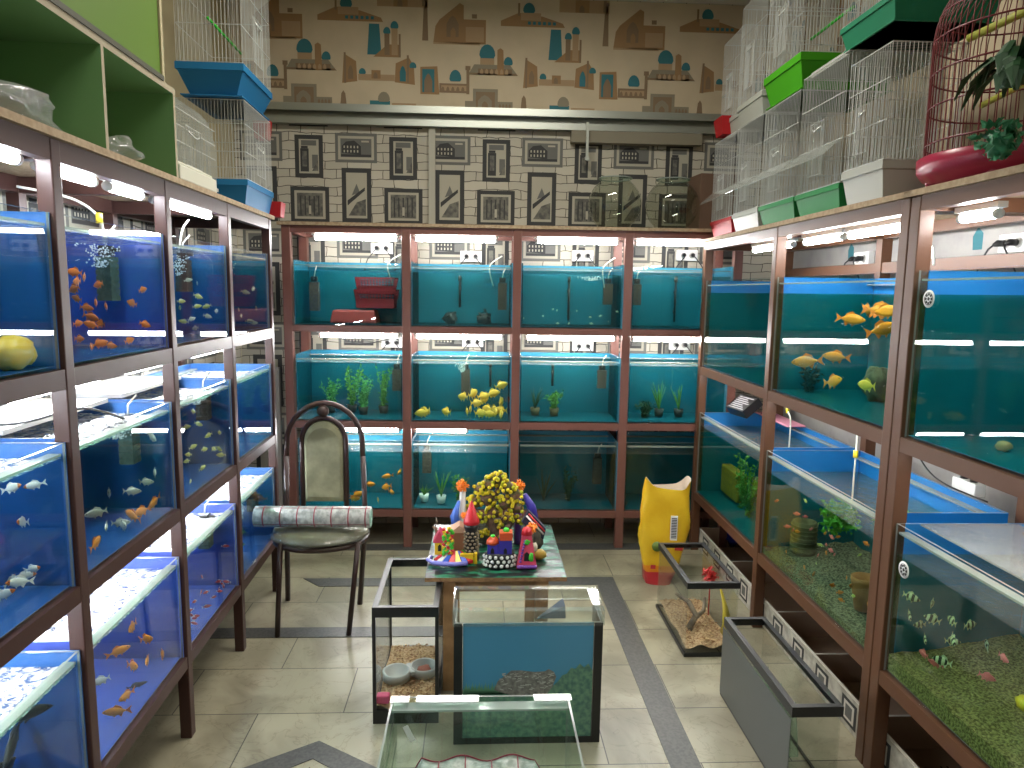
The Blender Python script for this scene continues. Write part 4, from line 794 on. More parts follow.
def terr(x0,x1,y0,y1,H,label,top=.03,bot=.035,cor=.0,rimw=.02,glassm=None,rimglass=False,tint=None):
    root=empty('glass_terrarium',(x0,y0,0),0,label,'terrarium'); L=x1-x0; Wd=y1-y0; t=.004; gm=glassm or glass
    for nm,a in (('front_pane',(t,L-t,t,2*t)),('rear_pane',(t,L-t,Wd-2*t,Wd-t)),('side_pane',(t,2*t,2*t,Wd-2*t)),('side_pane',(L-2*t,L-t,2*t,Wd-2*t))):
        q=MB().box(*a,.01,H-.005); q.m[1]=1; q.build(nm,[gm,gedge],root)
    MB().box(t,L-t,t,Wd-t,.004,.01).build('bottom_pane',gm,root)
    def rim(z0,z1,m_,nm,w_=rimw):
        q=MB().box(0,L,0,t,z0,z1).box(0,L,Wd-t,Wd,z0,z1).box(0,t,t,Wd-t,z0,z1).box(L-t,L,t,Wd-t,z0,z1)
        zt=z1-.004
        q.box(t,L-t,t,w_,zt,z1).box(t,L-t,Wd-w_,Wd-t,zt,z1).box(t,w_,w_,Wd-w_,zt,z1).box(L-w_,L-t,w_,Wd-w_,zt,z1); q.build(nm,m_,root)
    if top: rim(H-top,H,black,'top_rim')
    if bot: rim(.001,bot,black,'bottom_rim',.008)
    if cor:
        for x in (0,L-cor):
            for y in (0,Wd-.008): MB().box(x,x+cor,y,y+.008,bot,H-top).build('corner_strip',black,root)
    return root,L,Wd
T,L_,W_=terr(-.355,-.128,2.28,2.73,.427,'black-framed glass terrarium with shavings and a double food bowl',.036,.05,.012)
shavings(T,.01,L_-.01,.01,W_-.01,.03,.035,1)
db=empty('double_bowl',(-.335,2.44,.068),rad(20),'grey double pet food bowl lying on shavings','bowl')
gb=mat('bowl_grey',(.36,.38,.36),.35)
for i,(x,y) in enumerate(((.045,.0),(.15,.0))):
    MB().lathe([(0,.006),(.032,.006),(.043,.03),(.048,.034),(.053,.03),(.05,.0),(.0,.0)],(x,y,0),26).build('dish',gb,db)
MB().box(.09,.105,-.035,.035,.02,.031).build('bridge',gb,db)
MB().blob((.15,0,.014),.026,3,.3,0,12,1,1,.4).build('food',mat('pet_food',(.3,.1,.07),.8),db)
tag(MB().box(0,.045,0,.03,0,.03).build('plastic_dish',mat('pink_dish',(.55,.05,.15),.4),None,(-.345,2.292,.066),bevel=.005),'small pink plastic dish in the front corner of the terrarium','dish')
tag(MB().tube([(0,0,0),(0,0,.02)],.012,12).tube([(.0,0,.02),(.014,0,.026)],.005,8).build('latch_knob',black,None,(-.345,2.6,.4275)),'small black knob on the rim of the shavings terrarium','knob') if False else None
T1,L_,W_=terr(.866,1.088,2.705,3.175,.323,'black-rimmed glass terrarium with wood chips beside the right rack',.025,.016,0)
shavings(T1,.01,L_-.01,.01,W_-.01,.02,.03,4)
dw=MB().tube([(0,0,0),(.04,.03,.05),(.02,.08,.09),(-.02,.14,.1)],[.016,.013,.011,.007],8).tube([(.03,.02,.04),(.08,.05,.06),(.1,.1,.1)],[.012,.009,.005],8); tag(dw.build('driftwood',mat('driftwood_grey',(.2,.16,.11),.9,noise=(30,(.1,.08,.06)),bump=.6),None,(.93,2.86,.045)),'crooked driftwood branch in the wood chip terrarium','driftwood')
q=MB(); 
for i in range(5): q.tube([(0,.01*i,0),(.006*i,.01*i,.08),(-.01,.012*i,.16+.01*i)],[.004,.012,.004],6)
tag(q.build('artificial_plant',mat('yellow_plastic_leaf',(.5,.4,.03),.5),None,(1.06,2.78,.05)),'yellow artificial plant in the wood chip terrarium','plant')
q=MB(); leafmass(q,(0,0,.02),.035,90,4,.028); q.tube([(0,0,-.16),(0,0,0)],.003,6); tag(q.build('artificial_plant',mat('red_plastic_leaf',(.5,.03,.03),.5),None,(1.05,2.96,.22)),'red artificial plant in the wood chip terrarium','plant')
smoky=clear('grey_glass',(.62,.66,.66),1.5,.02,white=.10)
T2,L_,W_=terr(.925,1.08,1.862,2.435,.308,'narrow black-rimmed aquarium on floor holding loose glass panes',.032,.012,.0,.018)
MB().box(-.002,-.0005,.0,W_,.012,.27).build('grey_side_film',mat('grey_film',(.07,.08,.078),.3),T2)
for i in range(3):
    q=MB().box(.0,.10,0,.004,0,.17); q.m[1]=1; q.m[3]=1; q.m[5]=1; o=q.build('glass_offcut',[clear('green_glass',(.8,.93,.88)),gedge],None,(.95,2.05+.11*i,.013+.001)); o.rotation_euler=(rad(-14),0,0); tag(o,'loose glass offcut leaning in the narrow floor aquarium, %s'%('nearest','middle','farthest')[i],'glass pane')
# aquarium with blue picture front
B_=empty('poster_aquarium',(-.072,2.165,0),0,'black-sided aquarium with blue underwater poster and clear lid','aquarium'); L=.49; Wd=.185; H=.425
for nm,a in (('rear_pane',(.01,L-.01,Wd-.008,Wd-.003)),('side_pane',(.004,.008,.008,Wd-.008)),('side_pane',(L-.008,L-.004,.008,Wd-.008)),('front_pane',(.006,L-.006,.003,.008))):
    q=MB().box(*a,.02,H); q.m[1]=1; q.build(nm,[glass,gedge],B_)
MB().box(0,.028,-.003,.002,.0,H).build('side_strip',black,B_); MB().box(L-.028,L,-.003,.002,.0,H).build('side_strip',black,B_); MB().box(.028,L-.028,-.003,.002,.0,.022).build('bottom_strip',black,B_); MB().box(.0,L,.002,Wd,.0,.018).build('base',black,B_)
MB().box(L-.004,L,.003,Wd,.018,H).build('black_side',black,B_); MB().box(0,.004,.003,Wd,.018,H).build('black_side',black,B_)
pp=MB(); x0,x1,z0,z1=.03,L-.03,.022,.424; PY=lambda x,z,l:(x0+(x1-x0)*x,.0015-.0004*l,z0+(z1-z0)*z)
pp.box(x0,x1,.0015,.0028,z0,z1)
pp.quad(PY(0,0,1),PY(1,0,1),PY(1,.42,1),PY(0,.42,1),1)
for i in range(40):
    x=i/42*.42; hh=.44+.07*((i*7)%5)/5; pp.poly([PY(x,.38,2),PY(x+.022,.38,2),PY(x+.016+.01*((i*3)%3-1),hh,2)],2)
rk=[(.24,.42),(.27,.5),(.33,.55),(.37,.59),(.45,.59),(.55,.575),(.63,.58),(.66,.6),(.70,.575),(.72,.53),(.70,.47),(.69,.40),(.6,.36),(.4,.36)]
pp.poly([PY(x,z,3) for x,z in rk],3)
rnd=random.Random(5)
for i in range(60):
    x=rnd.uniform(.28,.68); z=rnd.uniform(.42,.56); a=rnd.uniform(-.5,.6); l_=.03; pp.quad(PY(x,z,4),PY(x+l_*math.cos(a),z+l_*math.sin(a),4),PY(x+l_*math.cos(a),z+l_*math.sin(a)+.008,4),PY(x,z+.006,4),4)
top_=[(0,.40)]+[(x_/30,(.33+.02*math.sin(x_*2.1)) if x_<20 else .36+.27*math.sin((x_-19)/11*PI*.62)+.02*math.sin(x_*3.3)) for x_ in range(1,30)]+[(1,.58)]
for (xa,za),(xb,zb) in zip(top_,top_[1:]): pp.poly([PY(xa,0,5),PY(xb,0,5),PY(xb,zb,5),PY(xa,za,5)],1)
pp.build('poster',[mat('poster_blue',(.06,.23,.37),.25),mat('poster_foliage',(.045,.13,.11),.3,noise=(55,(.13,.27,.17),8),ramp=(.36,.64)),mat('poster_green',(.085,.23,.13),.3),mat('poster_rock',(.22,.22,.2),.3,noise=(70,(.1,.1,.09))),mat('poster_rock_light',(.38,.4,.36),.3),mat('poster_teal',(.07,.19,.16),.3),mat('poster_mauve',(.12,.15,.13),.3)],B_)
lid=MB(); clearp=clear('clear_plastic',(.9,.93,.9),1.5,.03,white=.05)
for a in ((-.004,L+.004,-.006,-.002),(-.004,L+.004,Wd+.002,Wd+.006),(-.004,0,-.002,Wd+.002),(L,L+.004,-.002,Wd+.002)): lid.box(*a,H-.008,H+.042)
lid.box(-.004,L+.004,-.006,.02,H+.0421,H+.045).box(-.004,L+.004,Wd-.02,Wd+.006,H+.0421,H+.045)  .box(L-.03,L+.004,.02,Wd-.02,H+.0421,H+.045)
lid.build('clear_lid',clearp,B_)
silver=mat('bright_silver',(.8,.82,.82),.2,.6)
MB().box(L-.03,L-.006,.03,Wd-.03,H+.0455,H+.047).build('silver_strip',silver,B_)
MB().add([(.27,.03,H-.0),(.37,.03,H-.0),(.37,.12,H+.03),(.37,.05,H+.035)],[(0,1,3),(1,2,3),(0,3,2),(0,2,1)]).build('dark_flap',mat('dark_blue_flap',(.01,.03,.05),.5),B_)
sp_=empty('power_socket',(-.1,2.585,.09),0,'small beige power socket with black plug on the table leg','socket'); MB().box(0,.035,0,.012,0,.06).build('housing',white,sp_); MB().tube([(.018,-.001,.035),(.018,-.03,.035)],.012,10).build('plug',black,sp_)
# nearest clear glass tank
gt=clear('green_clear_glass',(.86,.94,.90),1.5)
G=empty('clear_glass_tank',(-.235,1.50,0),0,'clear greenish glass tank nearest the camera with painted glints on its rim','tank'); L=.50; Wd=.355; H=.362
for nm,a in (('rear_pane',(0,L,Wd-.006,Wd)),('front_pane',(0,L,0,.006)),('side_pane',(0,.006,.0065,Wd-.0065)),('side_pane',(L-.006,L,.0065,Wd-.0065))):
    q=MB().box(*a,.006,H); q.m[1]=1; 
    if nm=='side_pane': q.m[2]=1;q.m[4]=1
    else: q.m[3]=1; q.m[5]=1
    q.build(nm,[gt,gedge],G)
MB().box(0,L,0,Wd,0,.006).build('bottom_pane',gt,G)
MB().box(.0065,L-.0065,Wd-.045,Wd-.0065,H-.02,H-.014).build('glass_brace',gedge,G); MB().box(.014,.019,.02,Wd-.05,.006,H-.03).build('inner_pane',[gt],G)
for a in ((-.001,.05),(.07,.245),(.40,.506)): MB().box(*a,Wd-.03,Wd+.001,H+.0005,H+.002).build('silver_strip',silver,G)  # bright metal strips stand in for light reflected by the glass brace
t=MB().box(-.008,.008,-.0005,.0005,-.05,.0).build('paper_tag',white,G,(.04,Wd-.03,H-.07)); t.rotation_euler=(0,rad(-25),0)
fc=MB(); nx,ny=36,20; vs=[]
for j in range(ny+1):
    for i in range(nx+1):
        x=.03+.43*i/nx; y=.03+.29*j/ny; ex=min(i,nx-i)/5; ey=min(j,ny-j)/3; e=max(0,min(1,ex,ey)); vs.append((x,y,.010+.215*math.sqrt(e)+.012*math.sin(i*.55)*math.cos(j*.7)*e))
for j in range(ny):
    for i in range(nx): fc.add([vs[j*(nx+1)+i],vs[j*(nx+1)+i+1],vs[(j+1)*(nx+1)+i+1],vs[(j+1)*(nx+1)+i]],[(0,1,2,3)],1 if (i%6==3 and j>0) or j%6==3 else 0) if False else None
fc.add(vs,[(j*(nx+1)+i,j*(nx+1)+i+1,(j+1)*(nx+1)+i+1,(j+1)*(nx+1)+i) for j in range(ny) for i in range(nx)],0,True)
for i in range(3,nx-1,6):
    fc.tube([Vector(vs[j*(nx+1)+i])+Vector((0,0,.0012)) for j in range(ny+1)],.0022,4,1)
for j in range(2,ny,5): fc.tube([Vector(vs[j*(nx+1)+i])+Vector((0,0,.0012)) for i in range(nx+1)],.0022,4,1)
tag(fc.build('folded_tablecloth',[mat('oilcloth_green',(.16,.2,.17),.35,noise=(60,(.32,.36,.32),5)),redl],None,(-.235,1.5,0)),'folded printed tablecloth with red grid inside the nearest glass tank','tablecloth')

# ================================================================ yellow bag
bg=empty('pet_food_bag',(.985,3.50,0),rad(-8),'tall yellow plastic pet food bag with open creased top','bag'); yb=mat('bag_yellow',(.62,.36,.008),.35,noise=(7,(.70,.45,.02))); q=MB(); n=36; rows=16; vs=[]; rnd=random.Random(1)
def sq(a,wx,wy):
    c,s_=math.cos(a),math.sin(a); p=.45; return (wx*math.copysign(abs(c)**p,c), wy*math.copysign(abs(s_)**p,s_))
for j in range(rows+1):
    t=j/rows; z=.53*t; wx=.07+.055*min(1,t*2.2)-.012*max(0,t-.7)*3; wy=.075-.03*t
    for i in range(n):
        a=2*PI*i/n; x,y=sq(a,wx,wy); k=.006*math.sin(a*3+j*.9)+.004*math.sin(a*7+j*1.7)
        zz=z+(.03*math.sin(2*a+1.0)*max(0,t-.8)/.2 if j>rows*.8 else 0); vs.append((x*(1+k*6)-.03*(1-t)**2,y*(1+k*8),zz))
q.add(vs,[(j*n+i,j*n+(i+1)%n,(j+1)*n+(i+1)%n,(j+1)*n+i) for j in range(rows) for i in range(n)],0,True); q.add([vs[i] for i in range(n)],[tuple(range(n-1,-1,-1))])
q.m=[2 if idx<2*n else (3 if idx<3*n else 0) for idx in range(len(q.m))]
iv=[(vs[rows*n+i][0]*.96,vs[rows*n+i][1]*.9,vs[rows*n+i][2]-.001) for i in range(n)]+[(vs[(rows-3)*n+i][0]*.8,vs[(rows-3)*n+i][1]*.5,vs[(rows-3)*n+i][2]) for i in range(n)]
q.add([vs[rows*n+i] for i in range(n)]+iv,[(i,(i+1)%n,n+(i+1)%n,n+i) for i in range(n)]+[(n+i,n+(i+1)%n,2*n+(i+1)%n,2*n+i) for i in range(n)]+[tuple(2*n+i for i in range(n))],1,True)
q.build('bag_body',[yb,mat('bag_inner',(.32,.25,.18),.5),mat('bag_red',(.42,.02,.03),.35),mat('bag_orange',(.65,.22,.01),.35)],bg)
l=MB().box(.02,.055,-.0665,-.062,.24,.37); l.build('barcode_label',white,bg); 
for i in range(13): MB().box(.024,.051,-.0675,-.0667,.252+i*.0085,.252+i*.0085+.0045).build('barcode_bar',cbk,bg)
MB().tube([(-.045,-.0725,.205),(-.045,-.069,.205)],.026,20).build('round_emblem',mat('emblem_green',(.12,.19,.03),.5),bg)
MB().box(.045,.085,-.076,-.07,.19,.215).build('red_print',mat('bag_red',(.42,.02,.03),.35),bg); MB().box(-.075,-.05,-.087,-.083,.09,.11).build('red_print',mat('bag_red',(.42,.02,.03),.35),bg)
tag(MB().blob((0,0,.09),1,3,.25,0,18,.07,.16,.095).build('blue_bag',mat('dark_blue_bag',(.01,.015,.16),.25),None,LW('R',-.02,.28,.002)),'crumpled dark blue plastic bag under the far end of the right rack','bag')

# ================================================================ fish
def fish_mesh(kind,cols):
    """unit-length fish heading along +x, one mesh"""
    hgt={'O':.5,'Y':.42,'P':.42,'W':.38,'G':.42,'K':.26,'R':.36,'C':.55,'N':.45,'S':.55}[kind]
    q=MB(); prof=[(.5,.02),(.44,.30),(.33,.62),(.18,.92),(.02,1),(-.14,.8),(-.26,.45),(-.33,.26),(-.37,.22)]; n=8; vs=[]
    for x,k in prof:
        for j in range(n): a=2*PI*j/n; vs.append((x,hgt*.2*k*math.cos(a),hgt*.5*k*math.sin(a)))
    fs=[(i*n+j,i*n+(j+1)%n,(i+1)*n+(j+1)%n,(i+1)*n+j) for i in range(len(prof)-1) for j in range(n)]+[tuple(range(n-1,-1,-1)),tuple((len(prof)-1)*n+j for j in range(n))]
    q.add(vs,fs,0,True)
    if kind=='W': 
        for i in range(2*n): q.m[i]=2
    if kind=='S':
        for i in (1,3,5):
            for j in range(n): q.m[i*n+j]=2
    if kind=='C' or kind=='G':
        pass
    f=hgt; tl=.16 if kind not in 'WG' else .26
    def fin(pts,mi=1):
        m_=len(pts); q.add([(x,-.008,z) for x,z in pts]+[(x,.008,z) for x,z in pts],[tuple(range(m_)),tuple(range(2*m_-1,m_-1,-1))]+[(i,i+m_,(i+1)%m_+m_,(i+1)%m_) for i in range(m_)],mi)
    fin([(-.35,.0),(-.35-tl,f*.45),(-.35-tl*.7,0),(-.35-tl,-f*.45)])
    fin([(.12,f*.44),(-.02,f*.72),(-.22,f*.5),(-.27,f*.2),(-.1,f*.38)]); fin([(-.08,-f*.38),(-.2,-f*.66),(-.28,-f*.2)]); fin([(.14,-f*.4),(.04,-f*.7),(.02,-f*.44)])
    q.ball((.38,hgt*.10,hgt*.1),.028,3,6); q.ball((.38,-hgt*.10,hgt*.1),.028,3,6)
    me=bpy.data.meshes.new('fish'); me.from_pydata(q.v,[],q.f)
    for m_ in cols: me.materials.append(m_)
    me.polygons.foreach_set('material_index',q.m); me.polygons.foreach_set('use_smooth',q.sm); me.update(); return me
gold=mat('gold_orange_fish',(.95,.30,.02),.35); dk=mat('dark_fish',(.03,.04,.045),.4); cich=mat('lemon_fish',(1.0,.58,.08),.4)
FMS={'O':fish_mesh('O',[orange,orange,orange,black]),'Y':fish_mesh('Y',[mat('lemon_pale_fish',(.7,.66,.2),.4),pale,pale,black]),'P':fish_mesh('P',[pale,pale,pale,black]),
 'W':fish_mesh('W',[mat('white_fish',(.85,.8,.68),.35),mat('white_fish',(.85,.8,.68),.35),orange,black]),'G':fish_mesh('G',[gold,orange,gold,black]),'K':fish_mesh('K',[dk,dk,dk,black]),
 'R':fish_mesh('R',[redf,mat('white_fish',(.85,.8,.68),.35),redf,black]),'C':fish_mesh('C',[cich,cich,cich,black]),'N':fish_mesh('N',[pinkf,pinkf,pinkf,black]),'S':fish_mesh('S',[pale,pale,black,black])}
FN={'O':'orange','Y':'slim yellowish','P':'pale silvery','W':'white red-capped','G':'large orange','K':'dark grey','R':'tiny red and white','C':'lemon yellow','N':'bright pink','S':'black striped pale'}
FISH=[
('L','top',1,'O',0.034,[(0.88,0.103,1.533),(0.866,0.072,1.52),(0.961,0.14,1.51),(0.838,0.084,1.49),(0.915,0.063,1.502),(1.156,0.142,1.484),(1.136,0.235,1.461),(0.972,0.1,1.454),(1.068,0.173,1.436),(1.051,0.112,1.441),(1.156,0.088,1.449),(1.165,0.058,1.489),(0.862,0.059,1.419),(1.181,0.194,1.386),(0.902,0.113,1.4),(1.085,0.173,1.388),(1.177,0.062,1.385),(0.88,0.101,1.361),(0.988,0.103,1.341),(0.851,0.058,1.342),(0.941,0.052,1.339),(1.089,0.07,1.343)]),
('L','top',2,'Y',0.035,[(1.67,0.142,1.446),(1.52,0.09,1.427),(1.679,0.054,1.428),(1.592,0.053,1.466),(1.668,0.085,1.428),(1.742,0.164,1.368)]),
('L','top',2,'P',0.03,[(1.646,0.073,1.513),(1.697,0.117,1.38),(1.732,0.119,1.344),(1.756,0.046,1.409),(1.677,0.116,1.524),(1.712,0.064,1.39)]),
('L','top',3,'P',0.035,[(2.281,0.09,1.479),(2.279,0.055,1.494),(2.208,0.091,1.374),(2.212,0.057,1.351),(2.323,0.057,1.407),(2.26,0.049,1.34),(2.296,0.128,1.399)]),
('L','mid',0,'W',0.045,[(0.574,0.107,1.049),(0.577,0.062,1.054),(0.566,0.086,0.972),(0.563,0.069,0.864),(0.577,0.095,0.843),(0.518,0.074,0.852),(0.577,0.129,0.831),(0.446,0.064,0.855)]),
('L','mid',1,'P',0.05,[(1.175,0.059,1.039),(1.175,0.056,0.926),(1.148,0.07,0.903),(1.078,0.082,0.894),(1.133,0.176,0.873),(0.921,0.084,0.839),(0.958,0.056,0.829),(0.865,0.081,0.896),(0.983,0.074,0.829)]),
('L','mid',1,'G',0.06,[(1.027,0.062,0.837),(1.082,0.061,0.831),(1.17,0.062,0.831),(0.818,0.061,0.831)]),
('L','mid',2,'Y',0.035,[(1.581,0.084,1.048),(1.673,0.101,0.984),(1.74,0.171,0.959),(1.648,0.057,0.945),(1.582,0.05,0.906),(1.679,0.055,0.884),(1.749,0.055,0.87),(1.754,0.075,0.869),(1.754,0.052,0.934),(1.518,0.066,0.93),(1.557,0.099,0.892),(1.632,0.135,0.849),(1.581,0.06,0.836),(1.434,0.049,0.825),(1.754,0.05,0.844)]),
('L','low',1,'G',0.058,[(1.082,0.107,0.465),(1.109,0.078,0.412),(1.163,0.19,0.346),(1.171,0.061,0.327),(1.051,0.097,0.356),(1.124,0.088,0.33),(0.933,0.065,0.33),(0.862,0.061,0.326)]),
('L','low',1,'P',0.05,[(1.021,0.18,0.327)]),
('L','low',1,'K',0.06,[(0.994,0.061,0.326)]),
('L','low',2,'R',0.03,[(1.756,0.047,0.469),(1.554,0.069,0.426),(1.744,0.075,0.326),(1.756,0.048,0.319),(1.711,0.047,0.319),(1.635,0.086,0.329),(1.615,0.098,0.338),(1.471,0.068,0.367),(1.666,0.047,0.319),(1.733,0.057,0.319),(1.532,0.048,0.319),(1.613,0.051,0.319),(1.683,0.055,0.319),(1.464,0.083,0.336),(1.432,0.058,0.322),(1.399,0.047,0.319),(1.453,0.058,0.319),(1.395,0.052,0.351)]),
('L','low',0,'K',0.13,[(0.538,0.097,0.528),(0.538,0.129,0.457),(0.538,0.158,0.383),(0.538,0.236,0.396)]),
('B','mid',1,'C',0.075,[(0.773,0.073,0.791),(0.782,0.119,0.79),(0.91,0.129,0.79),(1.011,0.092,0.886),(1.071,0.108,0.903),(1.089,0.155,0.839),(1.13,0.205,0.873),(1.13,0.252,0.842),(1.052,0.196,0.795),(1.115,0.08,0.791),(1.154,0.189,0.8),(1.164,0.069,0.79),(1.201,0.133,0.79),(1.035,0.114,0.795),(1.235,0.084,0.956),(1.188,0.201,0.892),(1.235,0.086,0.859),(1.231,0.184,0.791),(1.235,0.069,0.79),(1.197,0.213,0.79)]),
('B','low',0,'G',0.07,[(0.54,0.254,0.361),(0.467,0.081,0.359),(0.557,0.098,0.338),(0.392,0.086,0.295),(0.513,0.076,0.264),(0.368,0.103,0.264),(0.579,0.171,0.285),(0.619,0.256,0.389)]),
('B','top',2,'P',0.022,[(1.541,0.245,1.398),(1.549,0.074,1.396),(1.677,0.186,1.392),(1.762,0.218,1.355),(1.745,0.043,1.325),(1.824,0.222,1.363),(1.861,0.156,1.332),(1.891,0.044,1.395),(1.475,0.153,1.36),(1.368,0.277,1.341),(1.617,0.051,1.323),(1.553,0.055,1.323)]),
('R','top',1,'G',0.1,[(1.23,0.311,1.449),(1.335,0.31,1.449),(1.474,0.247,1.449),(1.39,0.165,1.415),(1.399,0.284,1.38),(1.206,0.084,1.234),(1.216,0.2,1.256),(1.27,0.173,1.162)]),
('R','top',1,'C',0.07,[(1.542,0.156,1.182)]),
('R','low',1,'N',0.026,[(1.111,0.044,0.617),(1.131,0.127,0.565),(1.169,0.147,0.565),(1.18,0.067,0.525),(1.277,0.047,0.544),(1.34,0.091,0.569),(1.552,0.067,0.612),(1.383,0.136,0.52),(1.516,0.086,0.547),(1.614,0.049,0.569),(1.457,0.068,0.505)]),
('R','low',1,'O',0.026,[(1.179,0.111,0.503),(1.111,0.214,0.516),(1.202,0.222,0.503),(1.185,0.288,0.481),(1.426,0.116,0.503),(1.228,0.047,0.431),(1.48,0.045,0.439),(1.566,0.079,0.432),(1.393,0.049,0.431),(1.595,0.174,0.604),(1.615,0.05,0.452),(1.569,0.126,0.461),(1.665,0.053,0.447),(1.748,0.046,0.508),(1.782,0.089,0.458),(1.693,0.044,0.431)]),
('R','low',1,'Y',0.024,[(1.286,0.086,0.67),(1.08,0.25,0.502),(1.096,0.293,0.479),(1.292,0.159,0.485),(1.432,0.076,0.461),(1.256,0.331,0.457),(1.356,0.29,0.467),(1.727,0.067,0.462)]),
('R','low',2,'S',0.04,[(2.069,0.051,0.613),(2.098,0.096,0.607),(2.065,0.053,0.552),(2.068,0.084,0.526),(2.113,0.09,0.566),(2.192,0.092,0.6),(2.145,0.053,0.518),(2.209,0.09,0.55),(2.22,0.056,0.494),(2.211,0.133,0.596),(2.161,0.124,0.521),(2.161,0.226,0.51)]),
('R','low',2,'N',0.04,[(2.145,0.052,0.476),(2.2,0.053,0.476),(2.441,0.052,0.625),(2.364,0.077,0.53)])]
PN={('L',0):'nearest bay',('L',1):'second bay',('L',2):'third bay',('L',3):'farthest bay',('B',0):'left end bay',('B',1):'second bay',('B',2):'third bay',('B',3):'right end bay',('R',0):'far bay',('R',1):'middle bay',('R',2):'nearest bay'}
RN={'L':'left','B':'back','R':'right'}
ROW={'top':'top row','mid':'middle row','low':'bottom row'}
rnd=random.Random(77)
for k,row_,i,sp,ln,pts in FISH:
    for (u,v,z) in pts:
        o=bpy.data.objects.new('dark_shark_fish' if (sp=='K' and ln>.1) else 'fish',FMS[sp]); C.objects.link(o); o.location=LW(k,u,v,z)
        o.rotation_euler=(rnd.uniform(-.15,.15),rnd.uniform(-.35,.35),TH(k)+rnd.uniform(0,2*PI)); s_=ln*rnd.uniform(.85,1.1)*1.12; o.scale=(s_,s_,s_)
        tag(o,'%s fish swimming in the %s rack, %s, %s'%(FN[sp],RN[k],ROW[row_],PN[k,i]),'fish','%s fish in %s rack %s %s'%(FN[sp],RN[k],ROW[row_],PN[k,i]))
# ================================================================ filters, heaters, plants and decor inside the tanks
spo={'g':mat('sponge_grey_green',(.10,.13,.09),.9,noise=(60,(.06,.08,.05))),'b':mat('sponge_brown',(.10,.075,.06),.9,noise=(60,(.06,.045,.035)))}
def filt(k,u,v,z0,z1,c,label,w=.026):
    root=empty('aquarium_filter',LW(k,u,v,z0),TH(k),label,'filter'); h=z1-z0; q=MB(); n=max(4,int(h/.018))
    for i in range(n): q.box(-w,w,-w*.8,w*.8,h*i/n+.001,h*(i+1)/n-.002); q.box(-w*.9,w*.9,-w*.7,w*.7,h*(i+1)/n-.002,h*(i+1)/n+.001) if i<n-1 else None
    q.build('sponge',spo[c],root)
    MB().box(-w*.7,w*.7,-w*.6,w*.6,h,h+.03).tube([(0,-w*.6,h+.018),(0,-w*1.5,h+.018)],.006,8).build('pump_head',black,root,bevel=.003)
    MB().tube([(0,0,h+.03),(.005,0,h+.06),(.02,-.02,h+.09)],.003,6).build('hose',airw,root)
for a in (('L',.57,.14,1.47,1.58,'g','grey green sponge filter in the golden snail tank'),('L',1.13,.14,1.455,1.585,'g','grey green sponge filter in the small orange fish tank'),('L',1.70,.14,1.48,1.6,'b','dark sponge filter in the left top tank, third bay'),
          ('L',1.16,.12,.96,1.08,'g','ridged grey sponge filter in the large pale fish tank'),('L',1.73,.10,.99,1.08,'b','brown sponge filter in the slim yellow fish tank'),('L',1.72,.11,.48,.585,'g','green ridged sponge filter in the tiny red fish tank'),('L',2.31,.1,.44,.5,'b','small dark sponge filter in tank beside the chair'),
          ('B',.13,.22,1.37,1.54,'b','brown sponge filter left of the red baskets'),('B',1.235,.2,1.39,1.55,'b','brown sponge filter in the black ornament tank'),('B',1.86,.2,1.43,1.555,'b','brown sponge filter at the right of the tiny fry tank'),('B',2.03,.2,1.43,1.555,'b','brown sponge filter left of the long heater tank'),
          ('B',.61,.22,.9,1.03,'b','brown sponge filter beside the leafy potted plants'),('B',1.02,.25,.87,1.03,'b','brown sponge filter behind the yellow fish'),('B',1.84,.2,.93,1.04,'b','brown sponge filter in the green water tank'),
          ('B',.79,.2,.40,.54,'b','brown sponge filter above the white plant pots'),('B',1.83,.2,.34,.50,'b','brown sponge filter in the darkest bottom tank'),
          ('R',2.34,.34,.44,.7,'b','large dark box filter behind the striped fish')): filt(*a,w=.026 if a[0]!='R' else .06)
for k,u,v,z0,z1,l in (('B',.98,.3,1.40,1.56,'back rack top tank, second bay'),('B',1.64,.3,1.33,1.56,'tiny fry tank'),('B',2.29,.3,1.33,1.57,'top right end tank of back rack'),('B',1.55,.28,.93,1.04,'green water tank of the middle row'),('B',1.17,.28,.92,1.04,'yellow fish tank')):
    root=empty('aquarium_heater',LW(k,u,v,z0),TH(k),'thin black heater tube in the '+l,'heater'); MB().tube([(0,0,0),(0,0,z1-z0)],.007,10).build('tube',black,root); MB().tube([(0,0,z1-z0),(0,0,z1-z0+.03)],.010,10).build('cap',mat('heater_cap',(.05,.05,.05),.4),root)
    for s_ in (.25,.75): MB().ball((0,.012,(z1-z0)*s_),.010,n=8).build('suction_cup',black,root)
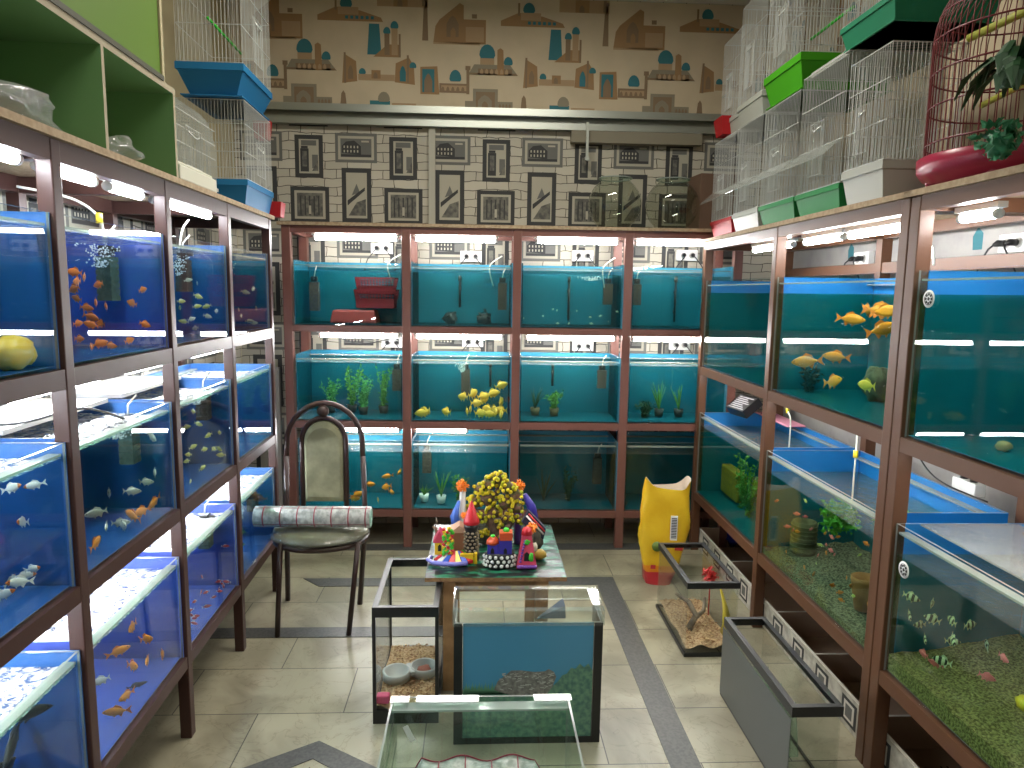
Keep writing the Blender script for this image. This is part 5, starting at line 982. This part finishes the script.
def plant(k,u,v,z,h,seed,label,potm=None,lm=None,kind='leafy',pw=.03,spread=.06):
    root=empty('aquarium_plant',LW(k,u,v,z),TH(k),label,'plant'); rnd=random.Random(seed); ph=0
    if potm: ph=.045; MB().lathe([(pw*.75,0),(pw,ph),(pw*.85,ph),(pw*.7,ph*.8),(0,ph*.8)],(0,0,0),16).build('pot',potm,root)
    q=MB()
    for i in range(9 if kind=='leafy' else 12):
        a=rnd.uniform(0,6.28); r=spread*rnd.uniform(.2,1); hh=h*rnd.uniform(.6,1); p=[Vector((0,0,ph*.8)),Vector((r*.4*math.cos(a),r*.4*math.sin(a),ph+hh*.5)),Vector((r*math.cos(a),r*math.sin(a),ph+hh))]
        q.tube(p,[.0025,.002,.001],5)
        if kind=='leafy':
            for t in range(9):
                s_=t/8; b=p[0].lerp(p[1],s_*2) if s_<.5 else p[1].lerp(p[2],s_*2-1); leafmass(q,b,.012,3,seed*100+i*10+t,.024)
        else:
            d=Vector((-math.sin(a),math.cos(a),0))*.004; q.add([p[0]-d,p[0]+d,p[1]+d,p[2],p[1]-d],[(0,1,2,3,4)])
    q.build('foliage',lm or green,root)
bp_=mat('dark_pot',(.02,.022,.02),.6); mint=mat('mint_leaf',(.10,.36,.10),.5)
plant('B',.22,.2,.766,.16,1,'low leafy plant at the left of the plant tank',bp_,mint); plant('B',.34,.22,.766,.25,2,'tallest leafy plant in the plant tank',bp_,green); plant('B',.42,.15,.766,.18,3,'bushy light plant in a pot behind chair top',bp_,mint); plant('B',.53,.2,.766,.24,4,'tall leafy plant right of the plant tank',bp_,green)
plant('B',1.44,.18,.766,.13,5,'small bare twiggy plant in a brown pot, green water tank',mat('brown_pot',(.13,.09,.04),.7),dgreen,'grass'); plant('B',1.555,.17,.766,.10,6,'small leafy plant in brown pot, green water tank',mat('brown_pot',(.13,.09,.04),.7),green)
plant('B',2.1,.16,.766,.09,7,'small dark bush in the middle right end tank',None,dgreen); plant('B',2.19,.18,.766,.17,8,'grassy plant in the middle right end tank',bp_,green,'grass'); plant('B',2.31,.18,.766,.16,9,'grassy plant at far right of the middle back row',bp_,green,'grass')
plant('B',.78,.12,.245,.05,10,'white pot with tiny sprig in the bottom back row',white,green,'grass',.03); plant('B',.885,.09,.245,.15,11,'white pot with tall grassy plant in bottom back row',white,green,'grass',.03); plant('B',.99,.16,.245,.15,12,'leafy plant right of the white pots',None,green)
plant('B',1.5,.15,.245,.2,13,'dark weed at left in the dark green tank',None,dgreen,'grass',spread=.1); plant('B',1.65,.18,.245,.2,14,'dark weed in the middle of the dark green tank',None,dgreen,'leafy',spread=.1)
plant('R',.42,.16,.376,.30,15,'tall green plant behind the yellow mat',None,green,spread=.10); plant('R',.56,.14,.376,.25,16,'second green plant right of the yellow mat',None,green,spread=.1); plant('R',.72,.16,.376,.15,17,'brownish low plant in the far lower tank',None,dgreen,spread=.1)
tag(MB().box(0,.26,0,.06,0,.16).build('moss_mat',mat('yellow_moss',(.38,.26,.02),.9,noise=(45,(.22,.17,.02)),bump=.8),None,LW('R',.12,.14,.377),TH('R'),bevel=.01),'yellow mossy block in the far lower tank','moss')
plant('L',1.93,.09,.31,.16,18,'broad green leaves in the tank beside the chair',None,mint,spread=.07); plant('L',2.02,.12,.31,.18,19,'tall green leaves in the tank beside the chair',None,mint,spread=.07)
q=MB(); leafmass(q,(0,0,0),.075,420,9,.03); tag(q.build('floating_moss',mat('bright_moss',(.06,.28,.02),.6),None,LW('R',1.40,.17,.64),TH('R')),'bright green moss ball floating above the tiny coloured fish','moss')
q=MB(); leafmass(q,(0,0,0),.06,160,19,.04); tag(q.build('floating_moss',mint,None,LW('R',1.72,.2,.715),TH('R')),'light green floating weed near the right double post','moss')
q=MB().lathe([(.05,0),(.055,.02),(.048,.06),(.052,.10),(.05,.14),(.04,.14),(.036,.06)],(0,0,0),18)
for i in range(7): q.tube([(.052*math.cos(a),.052*math.sin(a),.015+.018*i) for a in [j*PI/9 for j in range(18)]],.004,5,0,True,closed=True)
tag(q.build('stump_ornament',mat('stump_brown',(.09,.075,.045),.9,noise=(30,(.16,.13,.08)),bump=.6),None,LW('R',1.14,.16,.395),TH('R')),'ringed brown stump ornament on dark gravel','ornament')
o=MB().lathe([(.028,0),(.04,.07),(.044,.10),(.046,.105),(.046,.12),(.04,.12),(.036,.08),(.0,.06)],(0,0,0),20).build('terracotta_pot',mat('terracotta',(.4,.14,.05),.8),None,LW('R',1.70,.12,.40),TH('R')); tag(o,'terracotta pot on dark gravel beside the right double post','pot')
tag(MB().blob((0,0,.062),.058,6,.3,0,20,1,.8,1.15).build('rock_ornament',brownd,None,LW('R',1.38,.29,1.099),TH('R')),'dark rough coconut-like rock among the orange goldfish','rock')
plant('R',1.13,.14,1.099,.1,21,'black feathery plant among the orange goldfish',None,black,spread=.05)
gs=mat('gold_snail',(.85,.52,.03),.35)
tag(MB().blob((0,0,.035),.042,2,.15,0,16,1.3,.8,.9).blob((.04,0,.03),.025,5,.15,0,12).build('golden_snail',gs,None,LW('L',.535,.06,1.319),TH('L')),'large golden snail on the floor of the nearest top left tank','snail')
tag(MB().blob((0,0,.015),.022,2,.15,0,12,1.2,.8,.9).build('golden_snail',gs,None,LW('R',2.36,.19,.437),TH('R')),'small golden snail on sandy gravel below the striped fish','snail')
tag(MB().blob((0,0,.012),.018,3,.25,0,12,1.2,1,.8).build('pebble',mat('tan_pebble',(.3,.2,.1),.8),None,LW('R',2.24,.15,1.10),TH('R')),'small tan stone on the floor of the nearest upper tank','stone')
for i,(u,l) in enumerate(((.93,'left'),(1.13,'right'))):
    q=MB().blob((0,0,.03),.035,i+3,.4,0,14,1.2,.7,.9); leafmass(q,(0,0,.05),.03,24,i,.035); tag(q.build('rock_ornament',dk,None,LW('B',u,.2,1.306),TH('B')),'dark jagged ornament in the second top back tank, %s one'%l,'ornament')
# red baskets in the top left back tank
bkm=mat('basket_red',(.36,.02,.035),.5)
def basket(u,v,z,w_,d,h,label):
    root=empty('plastic_basket',LW('B',u,v,z),TH('B'),label,'basket'); q=MB(); t=.02
    for z_ in [h*i/6 for i in range(7)]:
        k=z_/h; a=w_/2*(1-.12*(1-k)); b=d/2*(1-.12*(1-k)); q.tube([(-a,-b,z_),(a,-b,z_),(a,b,z_),(-a,b,z_)],.0028 if z_<h*.95 else .006,4,0,False,closed=True)
    for i in range(13):
        x=-w_/2+w_*i/12
        for s_ in (-1,1): q.bar((x*.88,s_*d/2*.88,0),(x,s_*d/2,h),.0028)
    for i in range(7):
        y=-d/2+d*i/6
        for s_ in (-1,1): q.bar((s_*w_/2*.88,y*.88,0),(s_*w_/2,y,h),.0028)
    q.box(-w_/2*.88,w_/2*.88,-d/2*.88,d/2*.88,-.003,.003); q.box(-w_/2*.93,w_/2*.93,-d/2*.93,-d/2*.93+.003,h*.0,h*.52)
    q.build('basket_body',bkm,root)
basket(.50,.19,1.395,.235,.15,.10,'red slatted plastic basket, lower of the two nested'); basket(.50,.19,1.475,.225,.14,.09,'dark red plastic basket near the water surface, upper one') 
tag(MB().add([(-.135,-.08,0),(.135,-.08,0),(.135,.08,0),(-.135,.08,0),(-.12,-.065,.075),(.12,-.065,.075),(.12,.065,.075),(-.12,.065,.075)],[(0,3,2,1),(4,5,6,7),(0,1,5,4),(1,2,6,5),(2,3,7,6),(3,0,4,7)]).build('upturned_tub',mat('faded_red_tub',(.42,.05,.05),.5),None,LW('B',.375,.18,1.305),TH('B'),bevel=.01),'faded red upturned plastic tub below the red baskets','tub')
# round stickers on the glass
for i,(z,l) in enumerate(((1.497,'upper'),(.705,'lower'))):
    q=MB().tube([(0,-.0015,0),(0,-.0005,0)],.025,24,0)
    for a in range(8): q.box(-.0045,.0045,-.0024,-.0016,-.0045,.0045); c,s_=math.cos(a*PI/4)*.0125,math.sin(a*PI/4)*.0125; q.tube([(c,-.0024,s_),(c,-.0016,s_)],.0042,6,1)
    q.tube([(.0175*math.cos(a*PI/12),-.002,.0175*math.sin(a*PI/12)) for a in range(24)],.0009,4,1,True,closed=True)
    q.tube([(0,-.0026,0),(0,-.0016,0)],.005,10,1)
    tag(q.build('round_sticker',[white,cbk],None,LW('R',2.085,.0105,z),TH('R')),'round black and white sticker on the %s nearest right aquarium'%l,'sticker')
# covers and loose items on tanks
tag(MB().box(0,.50,0,.22,0,.012).build('foam_cover',white,None,LW('L',.69,.19,1.1435),TH('L')),'white foam cover on the middle row tank of large pale fish','cover')
tag(MB().box(0,.48,0,.22,0,.012).build('foam_cover',white,None,LW('L',1.28,.19,1.1435),TH('L')),'white foam cover on the middle row tank of slim yellow fish','cover')
q=MB().box(0,.86,0,.30,0,.004); q.m[1]=0; q.m[2]=1; tag(q.build('cover_sheet',[clear('wet_glass',(.9,.95,.95),1.5,.05,bump=.5,bscale=8,white=.12),gedge],None,LW('R',2.05,.07,.8285),TH('R')),'wet glass sheet covering the nearest lower right aquarium','cover')
tag(MB().box(0,.42,0,.10,0,.006).build('pink_sheet',mat('pink_sheet',(.7,.3,.42),.6),None,LW('R',.1,.33,.829),TH('R')),'pink foam sheet lying at the back of the far lower tank','sheet')
ct=empty('printed_carton',LW('R',.12,.12,.86),TH('R')+.2,'black carton with pale printed lines above the pink sheet','carton')
MB().box(0,.17,0,.12,0,.05).build('box_body',black,ct)
for i in range(7): MB().box(.015,.155-.02*(i%3),.012+.014*i,.018+.014*i,.0502,.0508).build('printed_line',mat('print_white',(.4,.4,.42),.6),ct)
ct.rotation_euler=(rad(38),0,TH('R')+.2); ct.location=LW('R',.16,.16,.835)
tag(MB().box(0,.04,0,.03,0,1.05).build('grey_board',mat('grey_pipe',(.22,.21,.2),.6),None,LW('B',-.075,.03,.001),TH('B')),'grey vertical board between left rack and back rack','board')

for o in bpy.data.objects:      # clay ornaments are a little smaller than first modelled
    if o.parent is None and 'ornament' in o.name and o.location.z>.45 and o.location.z<.75 and abs(o.location.x-.07)<.35 and 2.4<o.location.y<3.1: o.scale=(.94,.94,.92)
b_=MB().box(-.02,.03,-.02,.02,-.015,.03).tube([(.03,0,.0),(.09,0,-.02),(.11,.0,-.07)],.005,6); tag(b_.build('wall_bracket',black,None,(XL+.02,2.62,2.72)),'small black bracket on the beige wall above the arched cage','bracket')
# air bubbles
def bubbles(k,u,v,z0,z1,n,seed,label,r=.02):
    q=MB(); rnd=random.Random(seed)
    for i in range(n):
        z=rnd.random(); rr=r*(.3+z); q.ball((rnd.gauss(0,rr*.6),rnd.gauss(0,rr*.4),z*(z1-z0)),rnd.uniform(.0012,.003),0,6)
    tag(q.build('air_bubbles',mat('bubble_white',(.75,.8,.8),.2),None,LW(k,u,v,z0),TH(k)),label,'bubbles',kind='stuff')
bubbles('L',1.05,.12,1.55,1.612,160,1,'white air bubbles below the surface of the small orange fish tank',.05)
bubbles('L',1.63,.13,1.54,1.612,140,2,'white air bubbles in the left top tank, third bay',.04)
bubbles('L',2.2,.14,1.52,1.612,90,3,'white air bubbles in the left top tank beside the back rack',.04)
bubbles('L',2.15,.1,.45,.585,110,4,'white air bubble column in tank beside the chair',.02)
bubbles('B',1.0,.18,1.02,1.075,160,5,'white air bubble cloud above the filter of the yellow fish',.03)
bubbles('B',1.75,.15,1.57,1.592,120,6,'ripple of bubbles under the surface of the tiny fry tank',.07)
bubbles('L',1.05,.1,1.06,1.10,150,7,'white air bubbles under the surface of the large pale fish tank',.06)
bubbles('L',1.66,.1,1.06,1.10,120,8,'white air bubbles under the surface of the slim yellow fish tank',.05)
